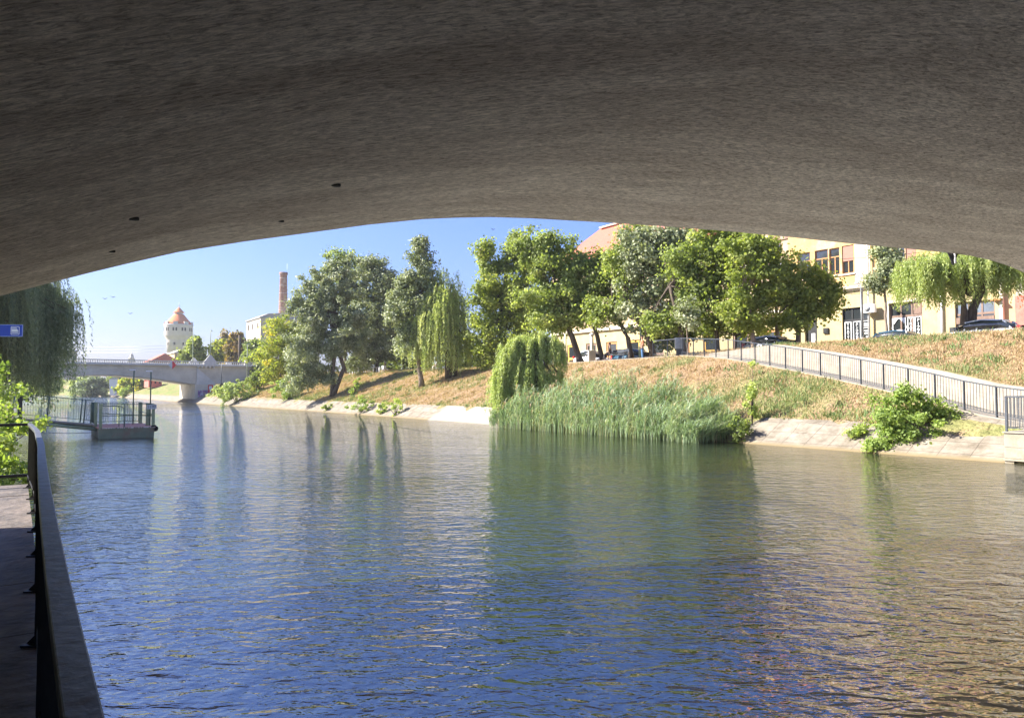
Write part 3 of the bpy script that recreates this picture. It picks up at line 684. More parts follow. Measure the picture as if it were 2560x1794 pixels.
tree('tall green maple with a dark trunk leaning left over the lime-washed posts', 1452, 36.5, [(1436,860),(1418,810),(1395,760)],
     [(1360,660,60,55),(1420,640,60,50),(1400,720,70,55),(1340,740,60,50),(1440,740,60,60),(1400,800,60,35),(1350,800,50,40),(1320,620,35,30),(1370,610,35,25),(1460,690,45,45)],
     'maple_dark', .21, .27, 'bark', 8, 100, .6, .58, 'maple_tree', G1, limbn=12)
tree('thinner green maple whose bent trunk stands left of the bench', 1508, 38, [(1492,840),(1480,800),(1470,760)],
     [(1470,690,60,55),(1500,660,50,36),(1520,760,60,50),(1450,790,50,40),(1540,700,50,50)], 'maple_dark', .21, .2, 'bark', 8, 90, .6, .52, 'maple_tree', G1, limbn=8)
tree('green maple with an arched trunk just right of the bench', 1580, 38, [(1570,845),(1548,805),(1530,770)],
     [(1545,665,56,45),(1605,612,42,42),(1600,700,60,55),(1560,760,60,45),(1500,780,45,35),(1620,640,50,50),(1590,592,34,30)], 'maple_dark', .21, .2, 'bark', 8, 90, .6, .6, 'maple_tree', G1, limbn=8)
tree('large grey-green maple with a forked trunk at the start of the fence', 1634, 38.5, None,
     [(1640,620,65,55),(1600,650,55,55),(1680,640,60,55),(1620,720,60,55),(1690,730,55,60),(1590,780,45,45),(1650,590,55,30),(1700,600,45,35),(1580,595,45,30),(1690,582,52,34)],
     'poplar', .2, .22, 'bark', 8, 100, .6, .62, 'maple_tree', G1, trunks=[[(1622,820),(1640,760),(1658,700)],[(1618,830),(1585,790),(1560,770)]], limbn=10)
tree('green maple with a straight dark trunk leaning right behind the grey board on the fence', 1712, 38, [(1703,840),(1690,780),(1674,715)],
     [(1700,660,50,50),(1730,620,50,45),(1745,690,45,50),(1720,750,50,45),(1690,800,35,35),(1650,810,35,35)], 'maple_dark', .21, .2, 'bark', 8, 90, .6, .5, 'maple_tree', G1, limbn=9)
tree('bright green maple with a trunk bearing a black knot, mid fence', 1795, 39.5, [(1790,820),(1782,750),(1778,710)],
     [(1790,630,60,45),(1750,680,45,45),(1820,690,55,50),(1780,740,50,40),(1840,640,40,40),(1760,800,40,40),(1820,800,45,30),(1775,598,52,38),(1840,604,48,34)], 'maple', .21, .17, 'bark', 8, 95, .6, .45, 'maple_tree', G1, limbn=9)
tree('broad maple with a tall pale trunk forking beside the ramp top', 1886, 39.5, [(1880,830),(1872,770),(1858,738)],
     [(1880,650,60,50),(1850,620,50,38),(1920,690,50,50),(1870,710,60,45),(1830,760,50,40),(1880,760,55,35),(1915,640,40,35),(1860,800,50,30),(1900,618,42,34)], 'maple', .2, .17, 'bark_pale', 8, 95, .58, .5, 'maple_tree', G1, limbn=9)
tree('rounded green maple standing before the left edge of the yellow building', 1998, 42, [(1992,800),(1985,760)],
     [(2000,680,65,45),(2050,720,50,50),(1960,720,60,50),(2000,760,65,45),(2040,770,45,40),(1990,800,60,28),(2080,740,22,38)], 'maple', .2, .18, 'bark', 8, 95, .58, .48, 'maple_tree', G1, limbn=10)
tree('slim grey trunk with sparse low foliage in front of the dark garage opening', 1941, 44, [(1941,800),(1940,760)],
     [(1940,740,30,30),(1900,800,38,20),(1965,800,30,18)], 'maple', .2, .14, 'bark_pale', 7, 60, .55, .6, 'maple_tree', G1)
tree('low feathery green tree behind the middle of the fence', 1840, 44, [(1840,840)], [(1840,800,50,32),(1790,820,30,28),(1880,830,40,25)], 'maple', .2, .1, 'bark', 7, 70, .6, .62, 'maple_tree', G1)
tree('young sapling with a pinkish thin stem by the fence board', 1719, 36.8, [(1718,850),(1716,800)], [(1712,775,22,35),(1730,800,18,25)], 'poplar', .16, .05, 'bark_pale', 8, 50, .4, .6, 'sapling', G1, limbn=5)
tree('slender olive-green tree standing in front of the two shop windows', 2219, 43, [(2215,790),(2212,735),(2208,690)],
     [(2210,665,38,45),(2225,700,40,40),(2190,700,32,30),(2205,630,32,28),(2235,660,25,35)], 'poplar', .15, .09, 'bark_pale', 9, 90, .4, .5, 'olive_tree', G1, limbn=9)
# right weeping willow before the building
Yr = depthT(2420, 41.5); pr = at(2420, 812, Yr); br_ = Vector((pr.x, pr.y, crest(20)[1]-.05)); kr = Yr/FPX
willow('weeping willow with three bare trunks before the yellow building at far right', br_, rel(2425,740,Yr,br_),
       [(rel(2330,680,Yr,br_),(80*kr,2.0,50*kr),.8,2.1,.42),(rel(2480,660,Yr,br_),(100*kr,2.0,50*kr),.9,2.4,.42),(rel(2410,650,Yr,br_),(60*kr,1.6,40*kr),.4,1.3,.14)],
       2300, 'willow', (.17,.045), r0=.17, trunks=[[(-.3,0,0), rel(2411,780,Yr,br_), rel(2405,735,Yr,br_), rel(2350,680,Yr,br_)],[(0,.2,0), rel(2428,775,Yr,br_), rel(2445,730,Yr,br_)],[(.15,0,0), rel(2435,770,Yr,br_), rel(2462,715,Yr,br_), rel(2480,670,Yr,br_)]], step=.09, group=G1, hue=.42)
# dark background trees behind the row
for i, (x, t, bl, m_, lb) in enumerate([
    (1330, 41, [(1330,800,60,40),(1300,850,50,35)], 'maple_dark', 'low dark green tree in the gap behind the leftmost bright maple'),
    (1700, 42, [(1690,800,50,40),(1640,830,45,35),(1740,820,40,35),(1690,850,60,25)], 'maple_dark', 'dark shaded evergreen mass behind the fence and the grey board'),
    (1010, 41, [(1000,890,30,28),(1030,910,35,20)], 'maple', 'small light green tree behind the white garden chairs'),
    (975, 43, [(900,910,50,18),(980,915,40,18),(1060,910,50,20)], 'maple_dark', 'low green hedge-like trees behind the terrace chairs'),
    (1190, 43, [(1180,890,40,35),(1150,900,40,25)], 'maple_dark', 'shrubby green tree behind the foot of the weeping willow')]):
    tree(lb, x, t, [(x, 870)], bl, m_, .22, .12, 'bark', 8, 70, .6, .4, 'background_tree', G1, limbn=4)
# reeds, small riverside willow, bushes, grass
def P_at(x, y, z=0):       # point where the pixel ray meets height z
    d = ray(x, y); return EYE + d*((z-EYE.z)/d.z)
sb = P_at(1290, 1068, 0); sb = Vector((sb.x, sb.y, 0)); Yb = sb.y; kb = Yb/FPX
willow('young weeping willow hanging over the waterline at the left end of the reeds', sb+Vector((0.2,.6,.3)), rel(1330,910,Yb,sb),
       [(rel(1300,868,Yb,sb),(30*kb,.7,26*kb),.6,2.6,.16),(rel(1340,862,Yb,sb),(34*kb,.8,24*kb),.5,2.0,.15),(rel(1262,900,Yb,sb),(28*kb,.7,34*kb),1.0,3.3,.17),(rel(1380,880,Yb,sb),(24*kb,.7,30*kb),.4,1.7,.12),
        (rel(1240,960,Yb,sb),(18*kb,.6,40*kb),1.0,2.6,.12),(rel(1310,940,Yb,sb),(46*kb,.9,44*kb),1.0,2.4,.20),(rel(1395,905,Yb,sb),(14*kb,.5,34*kb),.4,1.3,.06),(rel(1248,1000,Yb,sb),(22*kb,.7,34*kb),.7,1.6,.14),(rel(1305,985,Yb,sb),(48*kb,.9,34*kb),.6,1.5,.20),(rel(1375,960,Yb,sb),(34*kb,.8,30*kb),.5,1.3,.12)],
       1350, 'willow', (.18,.045), r0=.11, name='young_willow', trunks=[[(0,0,-.3), rel(1335,960,Yb,sb), rel(1325,900,Yb,sb)],[(0,0,-.3), rel(1300,950,Yb,sb), rel(1275,895,Yb,sb)],[(.1,0,-.3), rel(1352,930,Yb,sb), rel(1372,880,Yb,sb)]], step=.08, hue=.62, sway=.45)
def reeds():
    V=[];F=[];RR=[]
    def blade(p, h, w, lean, hue, droop):
        n=4; base=len(V); side=Vector((-lean.y, lean.x, 0)); side=side.normalized() if side.length>1e-5 else Vector((1,0,0))
        for j in range(n+1):
            q=j/n; c=p+Vector((lean.x*h*q*q, lean.y*h*q*q, h*(q-droop*q*q*q))); ww=w*(1-q)**.6*(.5+q if q<.5 else 1)
            V.append(tuple(c-side*ww)); V.append(tuple(c+side*ww))
        for j in range(n): F.append((base+2*j,base+2*j+1,base+2*j+3,base+2*j+2)); RR.append(hue)
    for i in range(5200):
        s = random.uniform(20.6, 36.8); f = (s-20.6)/16.2
        wdt = 2.6*math.sin(math.pi*min(max(f*.92+.06,0),1))**.5
        tt = tb(s)-1.9 + random.random()*(wdt+1.4)
        hmax = np.interp(f, [0,.12,.3,.6,.85,1], [.9,1.6,2.1,2.5,2.4,1.3])
        z = max(-.05, hgt(s, tt)); p = st(s, tt, z); h = hmax*random.uniform(.5,1.0)*(.86+.16*math.sin(s*1.7+.8*tt)+.08*math.sin(s*4.3))
        hue = min(max(random.gauss(.45,.18)+.12*math.sin(s*2.1+tt),0),.82) if random.random() > .10 else random.uniform(.85,1); an = random.uniform(0,6.28)
        blade(p, h, .012, Vector((math.cos(an)*.28+.08, math.sin(an)*.28, 0)), hue, .12)
        for _ in range(7):
            q = random.uniform(.15,1.0); an = random.uniform(0,6.28); l = random.uniform(.35,.8)
            blade(p+Vector((0,0,h*q)), l, .021, Vector((math.cos(an)*1.0+.15, math.sin(an)*1.0, 0)), min(max(hue+random.gauss(0,.1),0),.85), .45)
        if random.random() < .10 and f > .15:
            for _ in range(5): an = random.uniform(0,6.28); blade(p+Vector((0,0,h)), .30, .035, Vector((math.cos(an)*.3,math.sin(an)*.3,0)), 1.0, .2)
    me = bpy.data.meshes.new('reeds'); me.from_pydata(V, [], F); me.update()
    a = me.attributes.new('rnd','FLOAT','FACE'); a.data.foreach_set('value', np.array(RR, dtype=np.float32))
    tag(link('reeds', me, MAT['reed']), 'tall blue-green reed bed with brownish plumes growing along the waterline', 'reeds', kind='stuff')
reeds()
def bush_px(label, x, t, wpx, hpx, mat='bush', leaf=.12, z=None, dens=26, per=60, **k):
    Y = depthT(x, t); p = at(x, 900, Y); s_ = -p.x*SH+p.y*CH; z = max(hgt(s_, t), .02); kk = Y/FPX
    return bush(label, (p.x, p.y, z), (wpx/2*kk, wpx/2*kk*.6, hpx/2*kk), mat, leaf, dens, per, **k)
GB = 'bushes along the waterline'
p = P_at(2280, 1130, 0); kk = p.y/FPX
bush('large leafy green bush spreading over the concrete slabs at right', (p.x, p.y, 0), (88*kk, 1.1, 58*kk), 'bush', .085, 60, 90, spread=.26, stems=22, group=GB, hue=.42,
     extra=[((-60*kk,0,95*kk),(45*kk,.7,38*kk)),((30*kk,.2,120*kk),(30*kk,.5,35*kk)),((95*kk,.1,85*kk),(35*kk,.6,30*kk)),((-20*kk,0,140*kk),(18*kk,.3,28*kk)),((-85*kk,-.2,22*kk),(30*kk,.4,18*kk))], elong=1.3)
bush_px('small yellow-green clump on the slabs just left of the large bush', 2135, 26.3, 60, 50, 'bush', .08, group=GB, hue=.75)
bush_px('slender upright yellow-green plant between reeds and pale slabs', 1878, 26.8, 26, 165, 'bush', .09, group=GB, hue=.85, name='slender_shrub', spread=.16, stems=4)
bush_px('dark grassy tuft at the right end of the reeds', 1848, 25.6, 60, 60, 'maple_dark', .09, group=GB, hue=.35)
bush_px('broad pale green bush at the water under the far bridge end', 592, 25.2, 96, 62, 'willow', .16, group=GB, hue=.6)
bush_px('grassy green bush on the bank left of the silvery poplar', 722, 27.0, 75, 70, 'bush', .14, group=GB, hue=.6)
bush_px('small dark tuft on the slabs below the two-trunked poplar', 818, 25.8, 34, 24, 'maple_dark', .09, group=GB, hue=.5, spread=.18)
bush_px('pale feathery clump at the waterline below the terrace chairs', 906, 25.9, 78, 36, 'bush', .10, group=GB, hue=.65, spread=.2)
bush_px('bright yellow-green clump at the waterline, left one of the pair', 955, 25.8, 34, 34, 'bush', .10, group=GB, hue=.85, spread=.2)
bush_px('taller bright yellow-green clump at the waterline, right one of the pair', 990, 25.8, 40, 48, 'bush', .10, group=GB, hue=.8, spread=.2)
bush_px('small weedy bush on the slope at the foot of the leaning poplar trunk', 885, 29.0, 36, 46, 'bush', .12, group=GB, hue=.6, spread=.2)
bush_px('tangle of dry pale weeds on the bank by the far bridge pier', 560, 26.3, 70, 34, 'willow', .14, group=GB, hue=.8, spread=.3)
bush_px('round green shrub at the foot of the yellowing tree', 640, 28.6, 60, 60, 'yellowing', .16, group=GB, hue=.2, spread=.4)
bush_px('shrub under the far bridge arch beside the water', 316, 24.2, 22, 26, 'bush', .2, group=GB, hue=.6, spread=.5)
def grass():
    n0 = 210000; S = 10 + 130*rng.random(n0)**1.7; Tt = 27 + rng.random(n0)*12.2
    C=[];N=[];U=[];L=[];W=[];RR=[]
    for s, t in zip(S, Tt):
        b = tb(s); tf, zf = ramp_tz(s)
        if t < b+1.75: continue
        if s < 62 and tf-.15 < t < tf+2.3: continue
        if s < 12.8 and t < tf: continue
        g = patch(s, t); z = hgt(s, t); gm = random.random() < g*.9
        h = random.uniform(.05,.15) + (.14*random.random() if gm else 0) + (.1 if t > crest(s)[0]-1.2 and random.random() < .3 else 0)
        if g > .55 and s < 30: h *= 1.5
        sc = 1 + s/90
        C.append(tuple(st(s, t, z+h*.35))); U.append((random.gauss(0,.45), random.gauss(0,.45), 1)); N.append((random.gauss(0,1), random.gauss(0,1), .2))
        L.append(h*sc); W.append(.022*sc*random.uniform(.7,1.5)); RR.append(min(max(random.gauss(.86 if gm else .28, .12),0),1))
    for _ in range(520):
        s0 = 10+95*random.random()**1.6; t0 = 27.2+random.random()*10.5; tf, zf = ramp_tz(s0)
        if s0 < 62 and tf-.5 < t0 < tf+2.8 or (s0 < 13 and t0 < tf): continue
        kind_ = random.choice((.05,.15,.85,.95,.7)); r0_ = random.uniform(.12,.5); hh = random.uniform(.14,.38)
        for k in range(int(60*r0_)+14):
            a = random.uniform(0,6.28); q = r0_*random.random()**.5; ss_, tt_ = s0+q*math.cos(a), t0+q*math.sin(a); h = hh*random.uniform(.5,1.1)
            C.append(tuple(st(ss_, tt_, hgt(ss_,tt_)+h*.4))); U.append((random.gauss(0,.5), random.gauss(0,.5), 1)); N.append((random.gauss(0,1), random.gauss(0,1), .2))
            L.append(h); W.append(.035*random.uniform(.7,1.6)*(1+s0/90)); RR.append(min(max(random.gauss(kind_,.1),0),1))
    C=np.array(C);N=unit(np.array(N));U=unit(np.array(U))
    me = leaf_mesh('grass', C, N, U, np.array(L), np.array(W), np.array(RR))
    tag(link('grass', me, MAT['blade']), 'dry straw-coloured mown grass with green patches on the river bank', 'grass', kind='stuff')
grass()
# ------------------------------------------------------------------ left bank: willow, bush, sign, quay
wb = st(47, -3.6, 1.6)
def W_(s, t, z): q = st(s, t, z)-wb; return (q.x, q.y, q.z)
willow('large grey-green weeping willow overhanging the river at the left edge', wb, W_(46,-1.8,7.5),
       [(W_(47,-1.5,7.9),(3.9,3.4,2.7),2.6,6.6,.45),(W_(44,-1.6,7.2),(2.4,2.0,2.0),2.2,5.6,.35),(W_(48,1.1,6.4),(1.8,2.6,2.0),2.2,4.9,.3),(W_(45.5,.3,4.8),(1.2,1.6,1.0),1.6,3.9,.12)],
       1600, 'willow_dark', (.2,.05), r0=.35, trunks=[[(0,0,0), W_(47,-3,4), W_(46,-1.8,7.5)]], step=.10, name='willow_tree', hue=.5)
hb = st(15.5, .0, 6.0)
# foreground bush beyond the walkway end
bc = st(18.2, -1.1, 0)
bush('sunlit yellow-green bush beyond the end of the dark walkway', (bc.x, bc.y, .15), (1.15, 2.2, 1.05), 'bush', .075, 26, 110, spread=.24, stems=16, hue=.6,
     extra=[(tuple(st(21.5,-.5,1.5)-Vector((bc.x,bc.y,.15))),(.75,1.5,.55)),(tuple(st(16.2,-.75,.9)-Vector((bc.x,bc.y,.15))),(.6,1.2,.8)),(tuple(st(24,-.9,2.4)-Vector((bc.x,bc.y,.15))),(.7,1.3,.9))])
sg = at(27.5, 826, 20); ks = 20/FPX
sr = empty('hanging_sign', (sg.x-.3, sg.y, sg.z), R(4), 'long narrow blue direction sign with a white boat pictogram at the left edge', 'sign')
MB().box(-.9, .3+.305, -.012, .012, -.167, .167).build('panel', MAT['blue_sign'], sr, bevel=.006)
fr = MB(); X1 = .605
for (a,b_,c,d_) in ((-.9,X1,.155,.167),(-.9,X1,-.167,-.155),(X1-.012,X1,-.155,.155)): fr.box(a,b_,-.0155,-.0125,c,d_)
fr.build('border', MAT['sign_light'], sr)
ic = MB(); cx = .405
for (a,b_,c,d_) in ((-.105,.105,.10,.115),(-.105,.105,-.115,-.10),(-.115,-.10,-.105,.105),(.10,.115,-.105,.105)): ic.box(cx+a,cx+b_,-.016,-.0127,c,d_)
ic.prism([(cx-.09,-.03),(cx+.07,-.03),(cx+.09,-.005),(cx+.065,.01),(cx+.05,.06),(cx+.03,.075),(cx-.09,.075)], -.0165, -.0127)
ic.box(cx-.09,cx+.085,-.016,-.0127,-.07,-.045)
ic.build('boat_pictogram', MAT['white_sticker'], sr)
iw = MB()
for k in range(6): iw.box(cx-.078+k*.021, cx-.064+k*.021, -.0185, -.0168, .03, .052)
iw.build('pictogram_windows', MAT['blue_sign'], sr)
MB().tube([(-.75,.03,-sg.z+.4),(-.75,.03,.4)], .04, 12).build('post', MAT['steel_grey'], sr)
# quay with dark post and rail
MAT['mooring'] = MAT['conc_dark']
qy = empty('landing_stage', st(41,-.2,0), HD, 'brown landing platform on the left bank where the gangway starts', 'quay')
MB().box(-3,.05,-2.2,3.2,-1.2,.78).build('base', MAT['concrete'], qy)
MB().box(-3,.12,-2.3,3.3,.781,.95).build('deck', MAT['deck_red'], qy)
qp = at(49, 1045, 31); qpo = empty('mooring_post', (qp.x, qp.y, 0.9), HD, 'thick dark square post with a horizontal rail at the gangway start under the willow', 'post')
MB().box(-.09,.09,-.09,.09,-.6,1.22).build('post', MAT['iron_black'], qpo, bevel=.01)
MB().bar((-1.6,0,1.14),(.0,0,1.14),.03).bar((-1.6,0,.6),(0,0,.6),.03).build('rail', MAT['iron_black'], qpo)
MB().box(-.1,.1,-.1,.1,1.22,1.25).build('cap', MAT['steel_grey'], qpo)
# ------------------------------------------------------------------ pontoon and gangway
po = empty('pontoon', st(38.3,3.16,0), HD, 'small floating green pontoon with railings and a terracotta deck numbered 5197', 'pontoon')
PW, PL = 2.35, 4.3
MAT['hull'] = M('green hull with rust', (.13,.16,.105), (.20,.23,.16), 2.5, .6, .002, 20, c3=(.20,.15,.10), s3=1.4)
MB().prism([(.06,-.35),(PW-.06,-.35),(PW,.46),(0,.46)], 0, PL).build('hull', MAT['hull'], po, bevel=.015)
MB().box(-.03,PW+.03,-.04,PL+.04,.461,.50).build('deck', MAT['deck_red'], po)
MB().box(0,PW,-.055,-.041,.455,.505).build('deck_edge', M('pale slotted deck edge', (.20,.16,.13), (.60,.56,.50), 3, .7, stretch=(7,1,1), lo_=.48, hi_=.52), po)
gm = MAT['iron_green']
def post(x, y, h=1.1, w=.12, mat=None, nm='post'): return box(nm, mat or MAT['iron_green_light'], po, x-w/2, x+w/2, y-w/2, y+w/2, .5, .5+h, bevel=.006)
post(.08,.10,1.12,.13); post(-.02,1.35,1.16,.13); post(PW-.1,PL-.1,1.1,.16); post(PW-.08,1.6,1.1,.2); post(PW-.06,.14,1.08,.13); post(.0,PL-.1,1.1,.08)
tr_ = MB()
for (a, b_) in (((.08,.1,1.6),(PW-.06,.12,1.57)),((.08,.1,1.05),(PW-.06,.12,1.05)),((.08,.1,1.17),(PW-.06,.12,1.0)),((0,1.35,1.66),(0,PL-.1,1.62)),((0,PL-.1,1.6),(PW-.1,PL-.1,1.6)),((PW-.1,PL-.1,1.6),(PW-.06,.14,1.58)),
                ((0,PL-.1,.62),(PW-.1,PL-.1,.62)),((0,1.35,.62),(0,PL-.1,.62)),((1.05,.11,.5),(1.05,.11,1.57)),((PW-.1,PL-.1,1.1),(PW-.06,.14,1.08))): tr_.tube([a,b_],.018,8)
tr_.build('top_rail', gm, po)
MB().tube([(.1,.6,1.5),(.95,.6,1.48),(1.1,.6,1.36),(1.12,.6,.5)],.02,8).tube([(.1,1.2,1.5),(.85,1.2,1.49),(.95,1.2,1.4),(.95,1.2,.5)],.018,8).build('gate_rail', gm, po)
bb = MB()
for k in range(22): bb.tube([(.05+k*.1,PL-.1,.62),(.05+k*.1,PL-.1,1.6)],.008,5)
bb.build('bar_panel', gm, po)
bb = MB()
for k in range(15): bb.tube([(0,1.5+k*.18,.62),(0,1.5+k*.18,1.62)],.008,5)
bb.build('bar_panel', gm, po)
for (x, y, h) in ((PW-.55, 3.3, 3.15), (PW-.05, 1.2, 3.05)):
    lp = MB().tube([(x,y,.5),(x,y,h+.1)],.03,8).build('lamp_pole', gm, po)
    MB().box(x-.22,x+.06,y-.07,y+.07,h+.1,h+.15).build('lamp_head', MAT['white'], lp, bevel=.015)
MB().lathe([(.04,-.05),(.11,-.05),(.14,0),(.11,.05),(.04,.05)], 20).build('tyre_fender', MAT['rubber'], po).matrix_local = Matrix.Translation((PW+.02,.05,.40)) @ Matrix.Rotation(R(90),4,'X')
MB().tube([(PW-.15,-.02,.5),(PW+.02,-.06,.55),(PW+.05,.1,.48)],.04,8).build('bollard', MAT['rubber'], po)
MB().box(PW-.36,PW+.06,.03,.045,1.34,1.55).build('number_board', MAT['sign_grey'], po)
def text(s, size, mat, parent, loc, rot=(R(90),0,0), name='lettering', ext=.004, align='CENTER', sx=1):
    c = bpy.data.curves.new(name, 'FONT'); c.body = s; c.size = size; c.extrude = ext; c.align_x = align; c.align_y = 'CENTER'; c.resolution_u = 3
    o = bpy.data.objects.new(name, c); COL.objects.link(o); dg = bpy.context.evaluated_depsgraph_get()
    me = bpy.data.meshes.new_from_object(o.evaluated_get(dg)); bpy.data.objects.remove(o); bpy.data.curves.remove(c)
    r = link(name, me, mat, parent); r.location = loc; r.rotation_euler = rot; r.scale = (sx,1,1); return r
text('5197', .19, MAT['iron_black'], po, (PW-.15,.022,1.445), ext=.003)
gg = st(40.6, 3.1, .55); ga = st(39.2, -.1, .98)
gw = empty('gangway', st(40,1.5,.75), HD, 'narrow gangway on a thick pale green pipe from the left bank to the pontoon', 'gangway')
def GL(x, y, z): return (x, y, z)      # local: x from -1.6 (bank) to 1.62 (pontoon)
MB().add([(-1.7,-.5,.20),(1.62,-.5,-.2),(1.62,.5,-.2),(-1.7,.5,.20),(-1.7,-.5,.26),(1.62,-.5,-.14),(1.62,.5,-.14),(-1.7,.5,.26)],[(0,3,2,1),(4,5,6,7),(0,1,5,4),(1,2,6,5),(2,3,7,6),(3,0,4,7)]).build('tread_plate', MAT['concrete'], gw)
MB().tube([(-1.9,-.62,.14),(1.66,-.62,-.36)],.075,12).tube([(-1.9,.55,.14),(1.6,.55,-.3)],.07,12).build('side_pipe', MAT['iron_green_light'], gw)
g2 = MB().tube([(-1.7,.52,1.36),(1.6,.52,.98)],.02,8).tube([(-1.7,.52,.42),(1.6,.52,.02)],.012,6)
for x in (-1.65,-.3,1.05,1.2): g2.tube([(x,.52,.2-.12*(x+1.6)),(x+.08,.52,1.36-.115*(x+1.7))],.028,8)
g2.build('side_rail', gm, gw)
g3 = MB()
for k in range(30): x = -1.6+k*.108; g3.tube([(x,.52,.42-.121*(x+1.7)),(x,.52,1.36-.115*(x+1.7))],.006,5)
g3.build('bar_panel', gm, gw)
MB().tube([(-1.7,-.75,-.1),(-.6,-.75,-.42),(.5,-.75,-.5),(1.5,-.7,-.5)],.012,6).build('cable', MAT['iron_black'], gw)
# ------------------------------------------------------------------ ramp fence and landing
fe = empty('ramp_fence', st(SA,TA,.96), 0, 'dark grey barred iron fence climbing beside the ramp from the landing to the promenade', 'fence')
fl = fe.location; fp = []
s = SA-.6
tot = 0; prev = None
line = []
for s in np.arange(7.4, 35.3, .1):
    t, z = ramp_tz(s); line.append(st(s, t+.05, z))
cum=[0]
for a,b_ in zip(line[:-1],line[1:]): cum.append(cum[-1]+(b_-a).length)
def onl(L):
    i = min(int(np.searchsorted(cum, L)), len(line)-1); i = max(i,1); f_ = (L-cum[i-1])/(cum[i]-cum[i-1]+1e-9); return line[i-1].lerp(line[i], min(max(f_,0),1))
BAY = 1.3; nb = int(cum[-1]/BAY)
for i in range(nb):
    a = onl(i*BAY); b_ = onl((i+1)*BAY); m = MB()
    for k in range(1, 10):
        q = a.lerp(b_, k/10)-fl; m.box(q.x-.007,q.x+.007,q.y-.007,q.y+.007,q.z+.13,q.z+1.08)
    m.build('bar_panel', MAT['iron_dark'], fe)
    r_ = MB().bar(a-fl+Vector((0,0,1.1)), b_-fl+Vector((0,0,1.1)), .045); r_.build('top_rail', MAT['iron_dark'], fe)
    MB().bar(a-fl+Vector((0,0,.13)), b_-fl+Vector((0,0,.13)), .022).bar(a-fl+Vector((0,0,.22)), b_-fl+Vector((0,0,.22)), .016).build('bottom_rail', MAT['iron_dark'], fe)
    q = a-fl; MB().box(q.x-.028,q.x+.028,q.y-.028,q.y+.028,q.z-.1,q.z+1.12).build('post', MAT['iron_dark'], fe)
q = onl(nb*BAY)-fl; MB().box(q.x-.028,q.x+.028,q.y-.028,q.y+.028,q.z-.1,q.z+1.12).build('post', MAT['iron_dark'], fe)
# grey board on the fence
d = ray(1697, 860); bp = None
for Y in np.arange(40, 56, .05):
    p = EYE + d*(Y/d.y); s_ = -p.x*SH+p.y*CH; t_ = p.x*CH+p.y*SH
    if t_ >= ramp_tz(s_)[0]-.02: bp = p; break
bp = bp or at(1697,860,48)
bo = empty('notice_board', (bp.x, bp.y, bp.z), R(10), 'grey square notice board seen from behind on the fence by the ramp top', 'sign')
MB().box(-.28,.28,-.06,-.04,-.3,.42).build('panel', MAT['steel_grey'], bo)
MB().box(-.2,.2,-.035,-.02,-.75,-.3).build('frame', MAT['iron_dark'], bo)
# landing quay with its own railing
lq = empty('landing_quay', st(9.9,25.45,0), HD, 'weathered concrete landing block at the waterline at the right edge, with a foot slot', 'quay')
MAT['quayc'] = M('weathered quay concrete', (.24,.215,.16), (.35,.315,.25), 1.6, .9, .008, 12, c3=(.22,.18,.12), s3=1.1)
MB().box(0,4.4,-12,0,.14,.93).build('block', MAT['quayc'], lq, bevel=.02)
MB().box(-.04,4.4,-12.02,.03,.931,.975).build('coping', MAT['concrete'], lq, bevel=.008)
MB().box(-.03,4.4,-12,.02,.08,.139).build('ledge', MAT['quayc'], lq)
MB().box(-.012,-.002,-12,0,.50,.515).build('seam', MAT['concrete'], lq)
for a,b_ in ((-.25,0),(-1.45,-1.2),(-12,-3.1)): MB().box(.02,4.4,a,b_,-1.4,.079).build('foundation', MAT['quayc'], lq)
MB().box(.5,.56,-3.1,0,-1.2,.079).build('slot_back', MAT['void'], lq)
lr = empty('landing_railing', st(9.9,25.45,.96), HD, 'low dark railing around the landing quay at the right edge', 'railing')
m = MB().bar((.06,-.06,1.1),(.06,-11,1.1),.05).bar((.06,-.06,1.1),(1.7,-.06,1.1),.045).bar((.06,-.06,.13),(.06,-11,.13),.025).bar((.06,-.06,.13),(1.7,-.06,.13),.025); m.build('top_rail', MAT['iron_dark'], lr)
for y in np.arange(0, 11, 1.5): MB().box(.03,.09,-.09-y,-.03-y,0,1.12).build('post', MAT['iron_dark'], lr)
m = MB()
for k in range(88): m.box(.053,.067,-.18-k*.12,-.166-k*.12,.14,1.09)
for k in range(11): m.box(.18+k*.13,.194+k*.13,-.067,-.053,.14,1.09)
m.build('bar_panel', MAT['iron_dark'], lr)
dp = P_at(2488, 1103, .66); sdp = -dp.x*SH+dp.y*CH
pp = empty('drain_pipe', st(sdp, tb(sdp)+1.12, .66), HD, 'round drain outlet pipe in the slabs beside the landing block', 'pipe')
MB().tube([(-.16,0,-.02),(.3,0,.05)], .12, 16).build('collar', MAT['concrete'], pp)
MB().tube([(-.175,0,-.02),(-.15,0,-.02)], .095, 16).build('opening', MAT['void'], pp)
